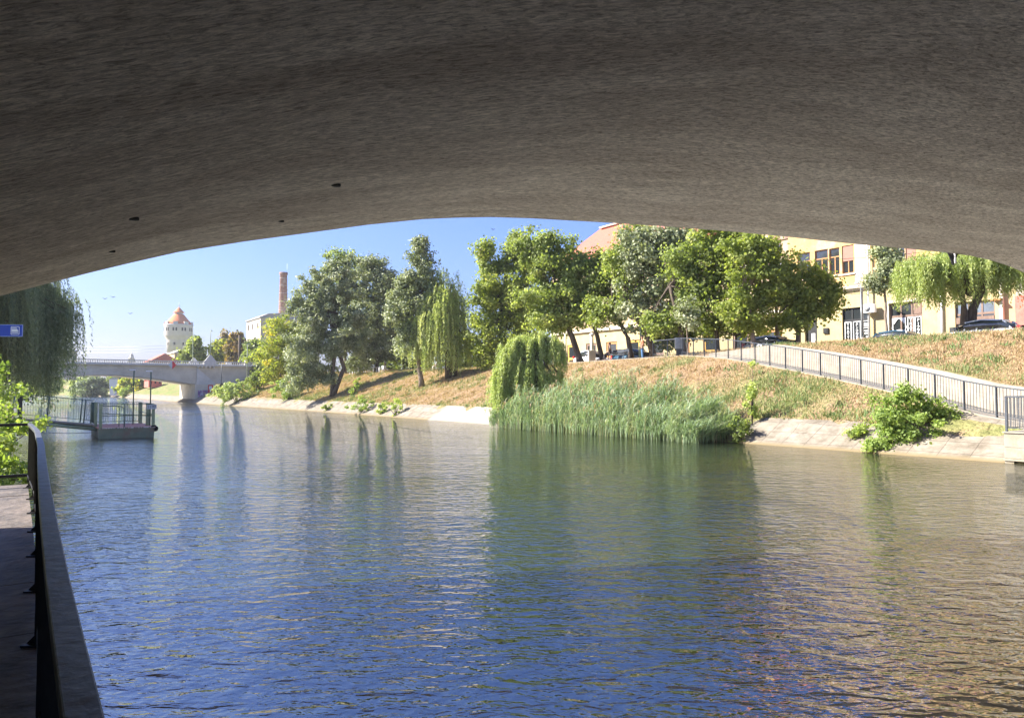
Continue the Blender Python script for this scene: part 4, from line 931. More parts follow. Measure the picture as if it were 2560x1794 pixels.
# ------------------------------------------------------------------ buildings along the street: local frame x across the river (depth), y along it
def bld(name, s, t, z, label, cat='building', group=None): return empty(name, st(s,t,z), HD, label, cat, group)
FT = 50.6
def fr(px, py, t=FT): return hitT(px, py, t)
def winrect(x0, x1, y0, y1, o, t=FT):
    """pixel rectangle on the facade plane -> local y range, z range relative to origin o=(s,z)"""
    xm = (x0+x1)/2; sa = fr(x0, (y0+y1)/2, t)[0]; sb_ = fr(x1, (y0+y1)/2, t)[0]
    return min(sa,sb_)-o[0], max(sa,sb_)-o[0], fr(xm, y1, t)[1]-o[1], fr(xm, y0, t)[1]-o[1]
def wallholes(y0, y1, z0, z1, holes, x0=0, x1=.35):
    """wall slab in the yz plane with rectangular holes"""
    ys = sorted({y0,y1,*[h for q in holes for h in q[:2]]}); zs = sorted({z0,z1,*[h for q in holes for h in q[2:4]]})
    ys = [y for y in ys if y0 <= y <= y1]; zs = [z for z in zs if z0 <= z <= z1]
    m = MB(); solid = {}
    for i in range(len(ys)-1):
        for j in range(len(zs)-1):
            yc=(ys[i]+ys[i+1])/2; zc=(zs[j]+zs[j+1])/2
            solid[i,j] = not any(h[0]<yc<h[1] and h[2]<zc<h[3] for h in holes)
    def S(i,j): return solid.get((i,j), False)
    for (i,j),v in solid.items():
        if not v: continue
        a,b_,c,d_ = ys[i],ys[i+1],zs[j],zs[j+1]
        m.add([(x0,a,c),(x0,b_,c),(x0,b_,d_),(x0,a,d_)],[(0,3,2,1)]); m.add([(x1,a,c),(x1,b_,c),(x1,b_,d_),(x1,a,d_)],[(0,1,2,3)])
        if not S(i-1,j): m.add([(x0,a,c),(x1,a,c),(x1,a,d_),(x0,a,d_)],[(0,1,2,3)])
        if not S(i+1,j): m.add([(x0,b_,c),(x1,b_,c),(x1,b_,d_),(x0,b_,d_)],[(3,2,1,0)])
        if not S(i,j-1): m.add([(x0,a,c),(x1,a,c),(x1,b_,c),(x0,b_,c)],[(3,2,1,0)])
        if not S(i,j+1): m.add([(x0,a,d_),(x1,a,d_),(x1,b_,d_),(x0,b_,d_)],[(0,1,2,3)])
    return m
def window(par, y0, y1, z0, z1, fm, gm_='glass', x=.10, mull=1, trans=.68, shutter=0, sill=True, fw=.07):
    f = MB(); f.box(x,x+.08,y0,y0+fw,z0,z1).box(x,x+.08,y1-fw,y1,z0,z1).box(x+.001,x+.079,y0+fw,y1-fw,z1-fw,z1).box(x+.001,x+.079,y0+fw,y1-fw,z0,z0+fw)
    zt = z0+(z1-z0)*trans
    if trans: f.box(x-.01,x+.07,y0+fw,y1-fw,zt-.04,zt+.04)
    for k in range(mull): yc = y0+(y1-y0)*(k+1)/(mull+1); f.box(x-.005,x+.075,yc-.035,yc+.035,z0+fw,(zt-.04) if trans else z1-fw)
    w_ = f.build('window', MAT[fm], par)
    box('pane', MAT[gm_], w_, x+.03,x+.045,y0+fw*.5,y1-fw*.5,z0+fw*.5,z1-fw*.5)
    if shutter: box('shutter', MAT['shutter'], w_, x-.04,x-.015,y0+fw*.6,y1-fw*.6,z1-(z1-z0)*shutter,z1-.01)
    if sill: box('sill', MAT['cornice'], w_, -.10,.12,y0-.1,y1+.1,z0-.10,z0-.001)
    return w_
# --- yellow corner building
zg = 5.0; sL = fr(1972,700)[0]; sR = fr(2541,760)[0]
oA = (sR, zg); LA = sL-sR
A = bld('apartment_building', sR, FT, zg, 'ochre yellow two-tone building with black shopfront windows, peeling plaster and brown shutters at right')
Hc = fr(2120,728)[1]-zg; HT = 13.2
up = [winrect(2073,2099,620,688,oA), winrect(2105,2134,613,684,oA), winrect(2240,2262,612,664,oA), winrect(2264,2290,612,664,oA)]
sp_ = up[2][1]-up[2][0]
def shiftw(w_, dy): return (w_[0]+dy, w_[1]+dy, w_[2], w_[3])
up += [(1.6,2.9,up[1][2],up[1][3]),(3.2,4.4,up[1][2],up[1][3]),(LA-1.9,LA-.8,up[1][2],up[1][3]),(LA-3.4,LA-2.3,up[1][2],up[1][3])]
up2 = [(w_[0],w_[1],w_[2]+3.9,w_[3]+3.7) for w_ in up]
box('wall', MAT['wall_yellow'], A, .36, 12, .3, LA-.3, Hc, HT)
wallholes(0, LA, Hc+.35, HT, up+up2).build('wall', MAT['wall_yellow'], A)
gf = [winrect(2106,2176,768,862,oA), winrect(2224,2306,756,852,oA), winrect(2388,2488,752,838,oA), winrect(2012,2043,800,870,oA)]
gf = [(a,b_,0.0,d_) for a,b_,c,d_ in gf]
wallholes(0, LA, -.8, Hc, gf).build('wall', MAT['wall_cream'], A)
box('interior', MAT['void'], A, .37, 12, .05, LA-.05, -.3, Hc-.01)
for i, w_ in enumerate(up+up2): window(A, *w_, 'orange_wood' if i not in (2,3) else 'brown_wood', shutter=(.55 if i == 1 else .95 if i == 3 else .3 if i in (5,9,12) else 0), fw=.08)
# plaster damage, cornice, downpipes
p0_, p1_ = fr(2137,650)[0]-sR, fr(2176,650)[0]-sR
box('plaster_patch', MAT['plaster'], A, -.02, -.001, p1_, p0_, Hc+.5, HT-.3)
cn = MB().prism([(.0,Hc-.02),(-.10,Hc-.02),(-.16,Hc+.1),(-.30,Hc+.14),(-.34,Hc+.34),(0,Hc+.349)], -.15, LA+.15); cn.build('cornice', MAT['cornice'], A)
MB().prism([(.0,HT),(-.12,HT),(-.22,HT+.2),(-.6,HT+.3),(-.65,HT+.6),(0,HT+.6)], -.5, LA+.5).build('cornice', MAT['cornice'], A)
MB().add([(-.65,-.5,HT+.6),(12.6,-.5,HT+.6),(12.6,LA+.5,HT+.6),(-.65,LA+.5,HT+.6),(6,5,HT+4.6),(6,LA-5,HT+4.6)],[(0,1,4),(1,2,5,4),(2,3,5),(3,0,4,5),(0,3,2,1)]).build('roof', MAT['roof_red'], A)
for px_ in (2177, 2356):
    y_ = fr(px_,760)[0]-sR; MB().tube([(-.12,y_,.1),(-.12,y_,Hc-.1)] if px_ > 2300 else [(-.3,y_,.1),(-.3,y_,HT)], .07, 10).build('downpipe', MAT['white'], A)
ya, yb = fr(2352,790)[0]-sR, fr(2344,790)[0]-sR
box('pilaster', MAT['wall_tan'], A, -.05, -.001, ya, yb, 0, Hc-.05)
yc_, yd_ = fr(2512,790)[0]-sR, fr(2503,790)[0]-sR
box('pilaster', MAT['cornice'], A, -.28, -.001, yc_, yd_, 0, Hc-.05)
box('awning', MAT['orange_wood'], A, -.55, -.002, fr(2510,752)[0]-sR, fr(2485,752)[0]-sR, fr(2500,752)[1]-zg, fr(2500,748)[1]-zg)
# shopfront one (dark, framed white lettered panels)
def shopfront(y0,y1,z1,fm,parts_label):
    m = MB(); x=.12
    for y in (y0,y1-.1): m.box(x,x+.1,y,y+.1,0,z1)
    m.box(x+.001,x+.099,y0+.1,y1-.1,z1-.1,z1).box(x+.001,x+.099,y0+.1,y1-.1,z1*.70,z1*.70+.14)
    for k in (1,2): yc = y0+(y1-y0)*k/3; m.box(x+.002,x+.098,yc-.05,yc+.05,0,z1-.1)
    f_ = m.build('shopfront', MAT[fm], A); box('pane', MAT['glass'], f_, x+.04,x+.05,y0+.05,y1-.05,.02,z1-.05); return f_
def sticker_panel(par, y0, y1, z0, z1, word, x=.105):
    m = MB(); e = .05
    m.box(x-.006,x,y0,y0+e,z0,z1).box(x-.006,x,y1-e,y1,z0,z1).box(x-.006,x,y0+e,y1-e,z1-e,z1)
    fr_ = m.build('window_sticker', MAT['white_sticker'], par)
    n = len(word); h = min((z1-z0-.15)/n, .46)
    for i, ch in enumerate(word):
        text(ch, h*1.22, MAT['white_sticker'], par, (x-.004, (y0+y1)/2, z1-.12-h*(i+.5)), (R(90),0,R(-90)), 'letter', .002)
g0 = gf[0]; f1 = shopfront(g0[0],g0[1],g0[3],'iron_black','')
W0 = g0[1]-g0[0]; zt = g0[3]*.69
sticker_panel(f1, g0[1]-W0/3+.07, g0[1]-.12, .0, zt, 'TRATTORIA')
sticker_panel(f1, g0[1]-2*W0/3+.07, g0[1]-W0/3-.07, .0, zt, 'PIZZERIA')
m = MB(); ya, yb = g0[0]+.12, g0[0]+W0/3-.07
for z_ in (zt-.05, zt-.55, zt-.75): m.box(.098,.104,ya,yb,z_,z_+.05)
m.box(.098,.104,ya,ya+.05,0,zt-.755).box(.098,.104,yb-.05,yb,0,zt-.755)
for k in range(4): m.box(.098,.104,ya+.15,yb-.15-.1*(k%2),zt-1.0-k*.28,zt-.85-k*.28)
m.box(.098,.104,ya+.12,yb-.12,zt-.42,zt-.18)
m.build('window_sticker', MAT['white_sticker'], f1)
g1 = gf[1]; f2 = shopfront(g1[0],g1[1],g1[3],'brown_wood','')
W1 = g1[1]-g1[0]; zt = g1[3]*.69
# wide left pane with the white emblem, two lettered panes right
sticker_panel(f2, g1[0]+W1*.26+.02, g1[0]+W1*.47, 0, zt, 'TRATTORIA'); sticker_panel(f2, g1[0]+.10, g1[0]+W1*.26-.03, 0, zt, 'PIZZERIA')
ya, yb = g1[0]+W1*.52, g1[1]-.13; yc = (ya+yb)/2; m = MB(); X_ = (.097,.104)
m.box(*X_,ya,ya+.06,0,zt).box(*X_,yb-.06,yb,0,zt).box(*X_,ya+.06,yb-.06,zt-.06,zt)
for sg_, ye in ((1,ya+.06),(-1,yb-.06)):
    for k in range(4): m.box(*X_, min(ye,ye+sg_*(.30-.07*k)), max(ye,ye+sg_*(.30-.07*k)), zt-.06-.09*(k+1), zt-.062-.09*k)
def disc(cy, cz, ry, rz, n=20): return [(cy+ry*math.cos(2*math.pi*i/n), cz+rz*math.sin(2*math.pi*i/n)) for i in range(n)]
m.prism(disc(yc, zt-1.15, .42, .34), *X_, axis='x')
m.prism([(yc+.42,zt-.95),(yc+.56,zt-.55),(yc+.30,zt-.92)], *X_, axis='x').prism([(yc-.42,zt-.95),(yc-.56,zt-.55),(yc-.30,zt-.92)], *X_, axis='x')
m.box(*X_, yc-.5,yc+.5, .0, zt-1.75); m.box(*X_, yc-.58,yc-.40,zt-1.7,zt-1.25).box(*X_, yc+.40,yc+.58,zt-1.7,zt-1.25)
m.build('window_sticker', MAT['white_sticker'], f2)
box('emblem_label', MAT['glass'], f2, .092,.0965,yc-.33,yc+.33,zt-1.62,zt-1.22); box('emblem_plate', MAT['white_sticker'], f2, .086,.0915,yc-.24,yc+.24,zt-1.56,zt-1.28)
text('C', .22, MAT['glass'], f2, (.083, yc, zt-1.42), (R(90),0,R(-90)), 'letter', .002)
box('shutter_panel', MAT['brown_wood'], f2, .10,.119,g1[0]+.1,g1[0]+W1*.28,g1[3]*.75,g1[3]-.1)
box('door_frame', MAT['cornice'], A, -.06,-.001,g1[1]+.03,g1[1]+.22,0,g1[3]+.25)
box('lintel', MAT['cornice'], A, -.05,-.001,g1[0]-.2,g1[1]+.029,g1[3]+.05,g1[3]+.2)
g2_ = gf[2]; f3 = shopfront(g2_[0],g2_[1],g2_[3],'brown_wood',''); box('glazing', MAT['glass_blue'], f3, .155,.159,g2_[0]+.1,g2_[1]-.1,g2_[3]*.68,g2_[3]-.1)
box('fascia_board', MAT['brown_wood'], f3, .02,.119,g2_[0]+.05,g2_[1]-.05,g2_[3]*.52,g2_[3]*.66)
box('curtain', MAT['conc_white'], f3, .15,.158,g2_[1]-1.1,g2_[1]-.15,.1,g2_[3]*.5)
g3_ = gf[3]; box('door', MAT['iron_black'], A, .2,.26,g3_[0],g3_[1],0,g3_[3]); 
box('door_sticker', MAT['white_sticker'], A, .19,.199,g3_[0]+.3,g3_[0]+.6,.7,1.6)
y_ = fr(2182,772)[0]; z_ = fr(2182,772)[1]
ac = empty('air_conditioner', st(y_, FT-.42, z_), HD, 'white air conditioner box with round fan on the yellow facade between the two shopfronts', 'air conditioner')
MB().box(-.16,.16,-.42,.42,-.30,.30).build('casing', MAT['white'], ac, bevel=.02)
fn_ = MB().lathe([(.23,0),(.23,.012)],28).build('fan_grille', MAT['steel_grey'], ac); fn_.matrix_local = Matrix.Translation((-.165,.10,0)) @ Matrix.Rotation(R(-90),4,'Y')
hub = MB().lathe([(.06,0),(.06,.012)],16).build('hub', MAT['white'], fn_); hub.location = (0,0,.013)
MB().bar((.16,-.3,-.28),(.41,-.3,-.28),.04).bar((.16,.3,-.28),(.41,.3,-.28),.04).build('bracket', MAT['steel_grey'], ac)
ws = fr(2066,828); vb = empty('wall_vent', st(ws[0], FT-.05, max(ws[1],5.4)), HD, 'small black box low on the cream wall left of the first shopfront', 'vent')
MB().box(-.06,.045,-.2,.2,-.18,.25).box(-.09,-.061,-.12,.12,-.1,.15).build('vent', MAT['iron_black'], vb)
gt = empty('street_pole', st(fr(2194,800)[0], 48.6, zg), HD, 'pale metal pole with a bent top bracket in front of the yellow facade', 'pole')
MB().tube([(0,0,0),(0,0,4.6),(0,.25,4.75),(0,.5,4.72)],.085,10).build('pole', MAT['steel_grey'], gt)
MB().box(-.12,.12,-.13,.13,0,.9).build('base_sleeve', MAT['steel_grey'], gt)
# --- grey and red building further right
Bb = bld('apartment_building', sR-14, FT, zg, 'grey-blue glazed building front with a faded red corner column at the right edge')
wl_ = [(1.0+2.6*k, 2.8+2.6*k, .5, 3.2) for k in range(5)]; wu = [(1.0+2.6*k, 2.6+2.6*k, 5.2, 7.2) for k in range(5)] + [(1.0+2.6*k, 2.6+2.6*k, 8.8, 10.8) for k in range(5)]
wallholes(0,13.99,-.8,13,wl_+wu).build('wall', MAT['conc_grey'], Bb)
box('interior', MAT['void'], Bb, .36,11,.05,13.9,-.3,12.9)
for w_ in wl_+wu: window(Bb,*w_,'white','glass_blue',mull=1,trans=0)
MB().prism([(-.4,13),(11.5,13),(5.5,16.5)],-.3,13.95).build('roof', MAT['roof_red'], Bb)
box('column', MAT['red_faded'], Bb, -.35,-.001,13.35,13.95,0,fr(2550,740)[1]-zg)
# --- long tan building behind the trees with the big red roof
sC1 = 67.0; C_ = bld('apartment_building', sL+.3, FT+1.2, 4.6, 'long tan and cream building behind the trees under a steep red tiled roof')
LC = sC1-sL-.3
dC = []; yy = 1.2; k = 0
while yy < LC-3: dC.append((yy,yy+1.7,0,2.7)); yy += 3.3; k += 1
uC = [(a,b_-.5,5.0,7.2) for a,b_,c,d_ in dC] + [(a,b_-.5,8.4,10.3) for a,b_,c,d_ in dC]
wallholes(0,LC,-.9,4.1,dC).build('wall', MAT['wall_cream'], C_); wallholes(0,LC,4.1,11.6,uC).build('wall', MAT['wall_tan'], C_)
box('interior', MAT['void'], C_, .36,13,.05,LC-.05,-.3,11.5)
MB().box(-.25,-.001,0,LC,3.95,4.25).build('cornice', MAT['cornice'], C_)
for i, w_ in enumerate(dC):
    o_ = MB().box(.08,.18,w_[0],w_[0]+.22,0,2.7).box(.08,.18,w_[1]-.22,w_[1],0,2.7).box(.081,.179,w_[0]+.22,w_[1]-.22,2.45,2.7).box(.081,.179,w_[0]+.22,w_[1]-.22,1.0,1.25).build('door', MAT[['orange_wood','brown_wood','ochre_frame'][i%3]], C_)
    box('pane', MAT['glass'], o_, .12,.14,w_[0]+.1,w_[1]-.1,.05,2.6)
for w_ in uC: window(C_,*w_,'brown_wood',mull=1)
MB().add([(-.7,-.5,11.6),(13,-.5,11.6),(13,LC+.6,11.6),(-.7,LC+.6,11.6),(6.2,1,17.1),(6.2,LC-1.5,17.1)],[(0,1,4),(1,2,5,4),(2,3,5),(3,0,4,5),(0,3,2,1)]).build('roof', MAT['roof_red'], C_)
MB().box(5.7,6.7,LC-1.9,1.2,17.05,17.2).build('roof_ridge', MAT['cornice'], C_)
ck = MB(); yk = 3.2
ck.box(-.1,1.1,.4,1.9,10,15.2); ck.box(-.2,1.2,.3,2.0,15.2,15.5); ck.build('chimney', MAT['brick'], C_)
MB().box(-.5,-.3,.8,1.4,7.6,8.1).build('lamp_box', MAT['white'], C_)
# ------------------------------------------------------------------ far bridge
fb = empty('road_bridge', st(130, 0, 0), HD, 'low grey arched concrete road bridge with a white balustrade across the river', 'bridge')
def fb_(x, y): t_, z_ = hitS(x, y, 130); return t_, z_
cr = [fb_(192,939), fb_(240,936.5), fb_(298,937.5), fb_(380,945), fb_(440,953), fb_(490,960.5)]
tl = [(-14.5,1.9),(-9,2.8),(-4,3.6)]; tl = [(a,min(b_,cr[0][1])) for a,b_ in tl]
und = [q for q in tl if q[0] < cr[0][0]-1] + cr
zd = fb_(400,913)[1]; W_B = 14
pl = [(und[0][0]-8, zd),(und[0][0]-8, und[0][1])] + und + [(und[-1][0], zd)]
MB().prism(pl, .35, W_B-.35).build('main_span', MAT['conc_grey'], fb)
tp, te = und[-1][0], 34.5
zb = fb_(560,959)[1]
MB().prism([(tp+.01,zd),(tp+.01,und[-1][1]),(tp+3,zb),(te-2.5,zb),(te+1,fb_(610,925)[1]),(te+12,fb_(610,925)[1]),(te+12,zd)], .35, W_B-.35).build('side_span', MAT['conc_grey'], fb)
t1 = fb_(540,980)[0]
MB().box(tp-.1,t1,.0,W_B,-1.3,und[-1][1]-.001).build('pier', MAT['conc_grey'], fb)
MB().prism([(tp+.15,und[-1][1]-.05),(t1-.2,und[-1][1]-.05),(t1-.2,und[-1][1]+.3),(tp+.3,zd-.4),(tp+.15,zd-.4)],.22,.349).build('buttress', MAT['conc_white'], fb)
box('graffiti', M('blue and red graffiti', (.06,.09,.30), (.45,.16,.24), 1.6, .8, c3=(.55,.55,.62), s3=1.0), fb, tp+.3, t1-.9, -.02, -.001, .7, 2.1)
box('poster', MAT['red'], fb, t1-1.3, t1-.5, -.04, -.021, 1.7, 3.0); 
MB().box(t1-1.12,t1-.68,-.06,-.041,2.2,2.8).box(t1-1.0,t1-.8,-.06,-.041,1.8,2.12).build('poster_panel', MAT['white'], fb)
# deck slab edge, plinth, balustrade bays
MB().box(und[0][0]-8,te+12,-.15,W_B+.15,zd+.001,zd+.28).build('deck_slab', MAT['conc_white'], fb)
zr = fb_(459,901.5)[1]; zpl = zd+.28
pt = fb_(526,905)[0]; pe_ = fb_(619,903)[0]
posts_t = [pt-.8, pe_]
for yy in (.05, W_B-.25):
    segs = [(und[0][0]-8, pt-1.0, 9), (pt+1.0, pe_-.45, 2), (pe_+.45, te+12, 3)]
    for a, b_, nb_ in segs:
        for k in range(nb_):
            p0b, p1b = a+(b_-a)*k/nb_, a+(b_-a)*(k+1)/nb_
            MB().box(p0b,p1b-.005,yy-.04,yy+.24,zr-.14,zr).build('coping', MAT['conc_white'], fb)
            m = MB(); n = int((p1b-p0b)/.30)
            for j in range(n):
                c_ = p0b+(j+.5)*(p1b-p0b)/n; h_ = zr-.14-zpl
                m.lathe([(.095,zpl+.001),(.095,zpl+.06),(.05,zpl+.10),(.095,zpl+.30*h_),(.08,zpl+.45*h_),(.045,zpl+.8*h_),(.07,zpl+.9*h_),(.09,zr-.141)], 7, 0, (c_,yy+.10))
            m.build('baluster_panel', MAT['conc_white'], fb)
    MB().box(pt-.99,pt+.99,yy-.12,yy+.32,zpl,zr+.05).add([(pt-.9,yy-.1,zr+.05),(pt+.9,yy-.1,zr+.05),(pt+.9,yy+.3,zr+.05),(pt-.9,yy+.3,zr+.05),(pt-.12,yy,zr+1.1),(pt+.12,yy,zr+1.1),(pt+.12,yy+.2,zr+1.1),(pt-.12,yy+.2,zr+1.1)],[(0,1,5,4),(1,2,6,5),(2,3,7,6),(3,0,4,7),(4,5,6,7)]).build('pedestal', MAT['conc_white'], fb)
    MB().box(pe_-.44,pe_+.44,yy-.12,yy+.32,zpl,zr+.45).build('pedestal', MAT['conc_white'], fb)
for k in range(5):   # small scalloped brackets below the pedestal
    MB().lathe([(.05,zd-.42),(.2,zd-.2),(.22,zd)],10,0,(pt-1.9+k*.62,.12)).build('bracket', MAT['conc_white'], fb)
def mast(px, s, t, z, h, label, r=.07):
    o = empty('lamp_mast', st(s,t,z), HD, label, 'lamp post', 'lamp masts on the far bridge'); MB().tube([(0,0,0),(0,0,h*.35),(0,0,h)],[r*1.4,r,r*.5],8).build('mast', MAT['iron_green_light'], o)
    MB().bar((0,0,h*.82),(.0,-.7,h*.86),.05).box(-.1,.1,-.95,-.6,h*.85,h*.88).build('lamp_arm', MAT['iron_green_light'], o)
    return o
mast(522,130.2,pt,zr+1.0,fb_(522,818)[1]-zr-1,'tall thin lamp mast rising from the pyramid pedestal of the far bridge')
mast(482,143.5,hitS(482,880,143.5)[0],zr,hitS(482,828,143.5)[1]-zr,'shorter thin lamp mast on the back side of the far bridge, left of the pedestal')
dm = fb_(430,912); nm = empty('navigation_mark', st(129.8,dm[0],dm[1]), HD, 'red and white diamond navigation mark hanging on the far bridge railing', 'sign')
q_ = 9.2*Yb/Yb*117/FPX*1.05
MB().prism([(0,-q_*1.15),(q_,0),(0,q_*1.15)],-.05,-.02).build('red_half', MAT['red'], nm)
MB().prism([(-.001,-q_*1.15),(-.001,q_*1.15),(-q_,0)],-.05,-.02).build('white_half', MAT['sign_grey'], nm)
# stairs and small things by the far bridge: slope wall with rail
sw_ = empty('stair_wall', st(127,32.5,3.2), HD, 'short white stair wall with dark handrail at the right end of the far bridge', 'wall')
MB().prism([(-1.2,-1.2),(3.2,-1.2),(3.2,1.8),(-1.2,.1)],-.2,.1).build('wall', MAT['conc_white'], sw_)
m = MB().bar((-3.5,-1.2,-.2),(6,-1.2,3.0),.06)
for k in range(9): m.bar((-3.5+k*1.15,-1.2,-1.3+.38*k),(-3.5+k*1.15,-1.2,-.2+.387*k),.04)
m.build('handrail', MAT['iron_dark'], sw_)
for x_, y0_, y1_, lab in ((617,860,975,'green lamp post at the end pillar of the far bridge'),(553,905,960,'thin dark pole on the side span of the far bridge')):
    Y_ = 121; a = at(x_,y1_,Y_); b_ = at(x_,y0_,Y_); o = empty('lamp_post', (a.x,a.y,a.z), 0, lab, 'lamp post', 'posts by the far bridge')
    MB().tube([(0,0,-1),(0,0,b_.z-a.z)],.06,8).build('pole', MAT['iron_green_light'] if x_ > 600 else MAT['iron_dark'], o); MB().box(-.1,.5,-.08,.08,b_.z-a.z,b_.z-a.z+.1).build('lamp_head', MAT['steel_grey'], o)
# ------------------------------------------------------------------ water tower
Yt = 337; kt = Yt/FPX; tx = at(445,900,Yt).x
def zt_(y): return at(445,y,Yt).z
wt = empty('water_tower', (tx,Yt,5), HD, 'round pale water tower with an orange conical roof and a small lantern on top', 'tower')
Z = lambda y: zt_(y)-5
MB().lathe([(4.9,Z(883)),(4.9,Z(851)),(5.1,Z(849)),(5.9,Z(841)),(6.15,Z(839)),(6.15,Z(816)),(6.35,Z(814)),(6.35,Z(811.5)),(5.2,Z(811))],40).build('drum', MAT['tower_wall'], wt)
MB().lathe([(5.1,Z(884.5)),(5.1,Z(882.9))],40).build('string_course', MAT['conc_white'], wt)
for k in range(8):
    a = 2*math.pi*k/8; MB().box(-.75,.75,-.45,.45,0,Z(884.4)).build('pillar', MAT['tower_wall'], wt).matrix_local = Matrix.Rotation(a,4,'Z') @ Matrix.Translation((0,-4.4,0))
MB().lathe([(3.2,0),(3.2,Z(884.5))],20).build('core', MAT['tower_wall'], wt)
MB().lathe([(6.0,Z(810.9)),(5.9,Z(809)),(4.3,Z(800)),(2.9,Z(791)),(2.1,Z(785.5))],32).build('roof', MAT['roof_orange'], wt)
for k in range(8):
    a = 2*math.pi*(k+.5)/8; MB().box(-1.0,1.0,-.3,.4,-.5,.9).build('dormer', MAT['conc_white'], wt).matrix_local = Matrix.Translation((0,0,Z(810))) @ Matrix.Rotation(a,4,'Z') @ Matrix.Translation((0,-5.9,0))
MB().lathe([(1.7,Z(785.4)),(1.7,Z(781.5))],20).build('lantern', MAT['conc_white'], wt)
MB().lathe([(2.5,Z(781.4)),(2.2,Z(780)),(.9,Z(772)),(.12,Z(767.5))],24).build('lantern_roof', MAT['roof_orange'], wt)
MB().tube([(0,0,Z(768)),(0,0,Z(756))],.1,6).lathe([(.05,Z(764.5)),(.35,Z(763.4)),(.05,Z(762.3))],10).build('finial', MAT['steel_grey'], wt)
for k in range(10):
    for d_ in (-.55,.55):
        a = 2*math.pi*k/10 + d_/5.2 + .2
        MB().box(-.34,.34,-.06,.06,-.75,.75).build('window', MAT['void'], wt).matrix_local = Matrix.Rotation(a,4,'Z') @ Matrix.Translation((0,-6.13,Z(824.5)))
for k in range(8):
    a = 2*math.pi*(k+.35)/8; MB().box(-.38,.38,-.06,.06,-.6,.6).build('window', MAT['void'], wt).matrix_local = Matrix.Rotation(a,4,'Z') @ Matrix.Translation((0,-4.88,Z(860)))
# factory and chimney
fc = bld('factory', 194, 52.7, 5, 'tall stained old factory block with a flat roof beyond the far bridge', 'factory')
HF = at(650,791,190).z-5
fwin = [(y, y+1.4, z_, z_+1.8) for y in (3,9.5) for z_ in (6, 11.5)]
MB().box(0,16,0,14,-2,HF-.001).prism([(0,HF),(16,HF),(16,HF+1.0),(8,HF+1.5),(2,HF+.9)],0,14).build('wall', MAT['factory'], fc)
for y in (2.0,7.5,11.5):
    for z_ in (3.5,9.2,13.5): box('window', MAT['void'], fc, -.03,-.001,y,y+1.1,z_,z_+1.5)
for x_ in (2.5,6,9.5,13):
    for z_ in (4,9.2,13.0): box('window', MAT['void'], fc, x_,x_+1.2,-.03,-.001,z_,z_+1.6)
MB().box(-.3,16.3,-.3,14.3,HF-.35,HF-.05).build('roof_edge', MAT['steel_grey'], fc)
Yc = 205; cb = at(706,900,Yc); zc_ = at(706,681,Yc).z
ch = empty('factory_chimney', (cb.x,Yc,5), 0, 'tall tapering brick chimney with pale bands behind the old factory', 'chimney')
MB().lathe([(1.75,0),(1.30,(zc_-5)*.55),(1.0,zc_-5.8),(1.18,zc_-5.6),(1.18,zc_-5.0),(.7,zc_-5.0)],24).build('shaft', MAT['brick'], ch)
MAT['band'] = M('pale chimney band', (.34,.27,.23), (.42,.34,.29), 2, .9)
for f_ in (.45,.55,.64,.72,.8,.87,.94):
    z_ = (zc_-5)*f_; r_ = np.interp(f_,[0,.55,.97],[1.75,1.30,1.0])+.04; MB().lathe([(r_,z_),(r_,z_+.22)],24).build('band', MAT['band'], ch)
MB().tube([(1.0,0,zc_-7),(1.0,0,zc_-5+2.6)],.03,5).build('lightning_rod', MAT['steel_grey'], ch)
# small houses around the tower foot and under the arch
def house(name, x, y0, Y, wpx, hpx, wallm, roofm, label, rz=HD, dep=8, rh=.45, wins=0):
    a = at(x, y0, Y); k = Y/FPX; o = empty(name, (a.x,a.y,min(a.z,5)-.2), rz, label, 'building'); w_ = wpx*k; h = a.z-min(a.z,5)+.2+hpx*k
    hw = h*(1-rh) if h > 0 else 2
    MB().box(-w_/2,w_/2,0,dep,0,hw).build('wall', MAT[wallm], o)
    MB().prism([(-w_/2-.4,hw+.001),(w_/2+.4,hw+.001),(0,h)],-.4,dep+.4).build('roof', MAT[roofm], o)
    for i in range(wins): box('window', MAT['void'], o, -w_/2+w_*(i+.35)/wins, -w_/2+w_*(i+.7)/wins, -.03,-.001,hw*.5,hw*.75)
    return o
house('house', 412, 905, 225, 66, 22, 'brick', 'roof_red', 'low brick house with a red gabled roof left of the water tower foot', HD, 14, .3, 5)
house('house', 450, 905, 240, 26, 32, 'wall_cream', 'conc_white', 'small pale building with a light roof at the right foot of the water tower', HD, 12, .12, 3)
house('house', 388, 966, 190, 30, 24, 'red_faded', 'cornice', 'pinkish small house seen beneath the far bridge arch', HD, 8, .25, 3)
stp = at(329, 897, 420); so_ = empty('church_steeple', (stp.x, stp.y, 5), 0, 'tiny distant dark church steeple above the bridge balustrade', 'steeple'); zz = stp.z-5
MB().box(-1.4,1.4,-1.4,1.4,0,zz).lathe([(1.7,zz),(1.2,zz+.8),(1.1,zz+1.6),(.9,zz+1.7),(1.0,zz+2.2),(.3,zz+3.0),(.08,zz+4.6)],12).build('tower', MAT['factory'], so_)
ug = at(183, 897, 210); uo = empty('roof_block', (ug.x, ug.y, 5), HD, 'pale grey flat-topped building corner above the balustrade behind the left willow', 'building')
MB().box(-3.5,.8,-2,6,0,at(183,879,210).z-5).build('wall', MAT['conc_grey'], uo); MB().box(-3.8,1.1,-2.3,6.3,at(183,879,210).z-5,at(183,876,210).z-5).build('roof', MAT['steel_grey'], uo)
MB().tube([(-1.6,0,at(183,876,210).z-5),(-1.6,0,at(183,850,210).z-5)],.05,6).build('antenna', MAT['steel_grey'], uo)
